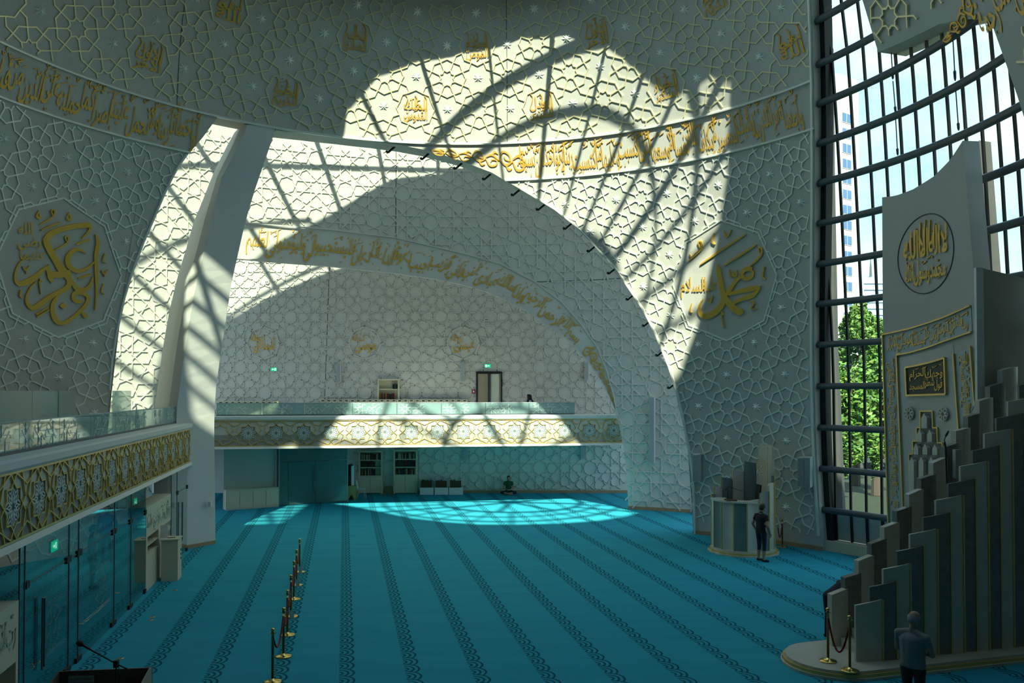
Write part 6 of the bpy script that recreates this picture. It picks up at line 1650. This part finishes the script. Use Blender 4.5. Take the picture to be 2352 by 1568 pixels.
# woman in black headscarf on the far gallery
J = standing(1.62, 'down'); wz = 3.42
wl = atY(1216, 921, YW3 - 2.2); wp = Vector((wl.x, wl.y, 3.42)); ztop = zat(905, wl.y)
def scarf(root, T, head, hd, fwd, rt):
    mb = MB(); L0 = root.location
    prof = [(.02, .128), (.07, .115), (.108, .08), (.12, .02), (.118, -.05), (.105, -.10), (.13, -.16), (.17, -.24), (.19, -.30)]
    n = 20; vs = []; fs = []
    for r, z in prof:
        for k in range(n):
            a = 2 * pi * k / n; v = head + hd * z + (fwd * math.cos(a) * 1.08 + rt * math.sin(a)) * r - fwd * .012; vs.append(T(v) + L0)
    for i in range(len(prof) - 1):
        for k in range(n):
            a = (2 * pi * (k + .5) / n + pi) % (2 * pi) - pi
            if abs(a) < .55 and 2 <= i <= 4: continue
            fs.append((i * n + k, i * n + (k + 1) % n, (i + 1) * n + (k + 1) % n, (i + 1) * n + k))
    mb.add(vs, fs); mb.build('headscarf', BLK, root, smooth=True)
hsc = max(.8, min(1.0, (ztop - 3.42) / 1.78))
person(wp, math.radians(100), 'woman in black headscarf and white top behind the far gallery rail', standing(1.78 * hsc, 'down'), outfit(WHT, WHT, DRK, DRK, SHO, arm=WHT), extras=scarf, voxel=.014)
# visitor bending behind the pulpit, and people in the foyer
J = standing(1.74, 'down'); 
for kx, v in (('chest', (0, .30, 1.10)), ('neck', (0, .46, 1.16)), ('head', (0, .60, 1.14)), ('face', (0, .6, -.8)), ('shoulder_l', (-.18, .38, 1.14)), ('shoulder_r', (.18, .38, 1.14)), ('elbow_l', (-.22, .46, .86)), ('elbow_r', (.22, .46, .86)), ('wrist_l', (-.14, .56, .66)), ('wrist_r', (.14, .56, .66)), ('hand_l', (-.12, .6, .57)), ('hand_r', (.12, .6, .57))): J[kx] = v
J.pop('hem', None); hp = G(1903, 1500); hp = fo + me_ * .80 + mnn * .85
person(Vector((hp.x, hp.y, 0)), math.radians(-72), 'visitor in dark blue bending behind the first pulpit panel', J, outfit(NAV, NAV, CL('deep_blue', (.012, .016, .05)), CL('deep_blue', (.012, .016, .05)), SHO, arm=NAV), hair=(HAIRB, 'full'), voxel=.013)
pf = Lp_(212, 0, -6.6); person(Vector((pf.x, pf.y, 0)), math.radians(-60), 'visitor in white shirt and dark trousers in foyer behind glass', standing(1.72, 'down'), outfit(WHT, WHT, NAV, NAV, SHO, arm=WHT), hair=(HAIRB, 'full'), voxel=.014)
pf = Lp_(246, 0, -7.2); person(Vector((pf.x, pf.y, 0)), math.radians(200), 'visitor in bright blue shirt in foyer behind glass', standing(1.76, 'down'), outfit(BLU, BLU, NAV, NAV, SHO, arm=BLU), hair=(HAIRB, 'full'), voxel=.014)

# ================================================================== OUTSIDE
gm = MB(); gm.add([(-300, -100, -.62), (400, -100, -.62), (400, 450, -.62), (-300, 450, -.62)], [(0, 1, 2, 3)])
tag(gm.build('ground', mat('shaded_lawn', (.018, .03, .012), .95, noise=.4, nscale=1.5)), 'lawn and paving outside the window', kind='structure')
def fin(pts, Y, ext, lab):
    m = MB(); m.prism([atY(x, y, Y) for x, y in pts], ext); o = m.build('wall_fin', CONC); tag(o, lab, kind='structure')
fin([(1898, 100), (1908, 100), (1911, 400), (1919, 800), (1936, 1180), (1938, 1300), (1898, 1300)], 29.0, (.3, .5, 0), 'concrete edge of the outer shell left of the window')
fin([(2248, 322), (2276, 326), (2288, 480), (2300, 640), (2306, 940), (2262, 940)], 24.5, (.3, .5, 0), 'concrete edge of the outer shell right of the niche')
# pale residential tower
def frame(P0, e, n_): return lambda x, z, o=0: P0 + e * x + UZ * z + n_ * o
TW = mat('tower_cladding', (.42, .44, .41), .7, noise=.04, nscale=.3); TWIN = mat('tower_window', (.07, .15, .30), .5, noise=.2, nscale=.5); TFR = mat('tower_frame', (.5, .45, .42), .6)
YT = 150.0; cA = atY(1931, 898, YT); cA.z = -.6; zt = zat(168, YT)
tw = empty('tower_block', cA, 'pale high-rise tower with paired blue windows outside', 'building')
eR_ = Vector((.82, .57, 0)).normalized(); eL_ = Vector((-.80, .60, 0)).normalized()
wR = 6.2; wL = 7.0
pts = [cA, cA + eR_ * wR, cA + eR_ * wR + eL_ * wL, cA + eL_ * wL]
m = MB(); m.prism(pts, (0, 0, zt + .6)); m.build('wall', TW, tw)
for r in range(20):
    z = zt - 8.0 - r * 2.82
    if z < 2: break
    f = frame(cA, eR_, Vector((eR_.y, -eR_.x, 0)))
    m = MB(); m.prism([f(.9, z - .12, .02), f(3.7, z - .12, .02), f(3.7, z + 1.72, .02), f(.9, z + 1.72, .02)], Vector((eR_.y, -eR_.x, 0)) * .05); w = m.build('window', TFR, tw)
    for x0 in (1.0, 2.38):
        m = MB(); m.prism([f(x0, z, .08), f(x0 + 1.22, z, .08), f(x0 + 1.22, z + 1.6, .08), f(x0, z + 1.6, .08)], Vector((eR_.y, -eR_.x, 0)) * .02); m.build('pane', TWIN, w)
    nL = Vector((-eL_.y, eL_.x, 0)); f2 = frame(cA, eL_, nL)
    m = MB(); m.prism([f2(.9, z - 1.3, .05), f2(2.6, z - 1.3, .05), f2(2.6, z + .3, .05), f2(.9, z + .3, .05)], nL * .03); m.build('window', TWIN, tw)
YT2 = 420; cB = atY(1986, 898, YT2); cB.z = -.6; m = MB(); zt2 = zat(640, YT2); gb = empty('office_tower', cB, 'distant glass office tower with a mast outside', 'building')
m.prism([cB, atY(2050, 898, YT2), atY(2050, 898, YT2 + 20), atY(1986, 898, YT2 + 20)], (0, 0, zt2)); GT = mat('tower_glass', (.30, .44, .55), .25, noise=.2, nscale=.08); m.build('wall', GT, gb)
for k in range(24):
    z = zt2 - 2 - k * 3.2; m = MB(); m.box(((cB.x + atY(2050, 898, YT2).x) / 2, YT2 - .3, z), 7.6, .3, .45); m.build('floor_band', mat('tower_band', (.5, .62, .7), .5), gb)
mm = atY(2000, 640, YT2 + 8); m = MB(); m.tube([mm, mm + UZ * 6, mm + UZ * 9, mm + UZ * 13], [.7, .5, .2, .1], 6); m.build('mast', STEEL, gb)
# trees
LEAF = [mat('leaf_a', (.10, .22, .03), .6, noise=.35, nscale=.7), mat('leaf_b', (.05, .13, .02), .6, noise=.35, nscale=.7), mat('leaf_c', (.16, .24, .05), .6, noise=.3, nscale=.7)]
BARK = mat('bark', (.07, .055, .04), .9)
def tree(px, Y, ybot, ytop, wpx, lab, seed, nleaf=5200, lm=0):
    rn = random.Random(seed); b = atY(px, 898, Y); b.z = -.6; zt = zat(ytop, Y); rx = wpx * Y / F / 2; root = empty('tree', b, lab, 'tree')
    z0 = zat(ybot, Y); zc = (z0 + zt) / 2; rz = (zt - z0) / 2
    m = MB(); m.tube([b, b + UZ * (z0 + 1), b + UZ * (zc + .6)], [.28, .22, .08], 8); m.build('trunk', BARK, root)
    m = MB()
    for k in range(7): a = k * .9; e_ = Vector((b.x + rx * .6 * math.cos(a), Y + rx * .6 * math.sin(a), z0 + rz * (.5 + .2 * k))); m.tube([b + UZ * (z0 + .4 + .25 * k), e_], [.09, .03], 6)
    m.build('branches', BARK, root)
    m = MB(); blobs = [(Vector((rn.gauss(0, .45), rn.gauss(0, .45), rn.uniform(-.85, .85))), rn.uniform(.22, .42)) for _ in range(34)]
    for _ in range(nleaf):
        c, r = rn.choice(blobs); d = Vector((rn.gauss(0, 1), rn.gauss(0, 1), rn.gauss(0, 1))).normalized() * r * rn.uniform(.6, 1.0); p = c + d
        sh_ = max(.25, 1 - abs(p.z) ** 3); q = Vector((b.x + p.x * rx * sh_ * 1.3, Y + p.y * rx * sh_, zc + p.z * rz)); s_ = rn.uniform(.10, .2)
        u = Vector((rn.gauss(0, 1), rn.gauss(0, 1), rn.gauss(0, .5))).normalized(); v = u.cross(Vector((rn.gauss(0, 1), rn.gauss(0, 1), rn.gauss(0, 1)))).normalized()
        m.add([q - u * s_, q + v * s_ * .6, q + u * s_, q - v * s_ * .6], [(0, 1, 2, 3)], rn.choice((0, 0, 1, 2)))
    m.build('foliage', LEAF, root)['kind'] = 'stuff'
tree(1965, 52, 1010, 700, 190, 'leafy green tree seen through window left of the niche', 1, 9000)
tree(1925, 44, 1080, 850, 120, 'yellow green tree low beside the concrete edge outside', 2, 5000)
tree(2010, 47, 1080, 790, 130, 'dense green tree directly left of the niche outside', 3, 6500)
tree(2060, 60, 1060, 760, 160, 'dark green tree behind the niche outside', 4, 5000)
hd_ = MB(); 
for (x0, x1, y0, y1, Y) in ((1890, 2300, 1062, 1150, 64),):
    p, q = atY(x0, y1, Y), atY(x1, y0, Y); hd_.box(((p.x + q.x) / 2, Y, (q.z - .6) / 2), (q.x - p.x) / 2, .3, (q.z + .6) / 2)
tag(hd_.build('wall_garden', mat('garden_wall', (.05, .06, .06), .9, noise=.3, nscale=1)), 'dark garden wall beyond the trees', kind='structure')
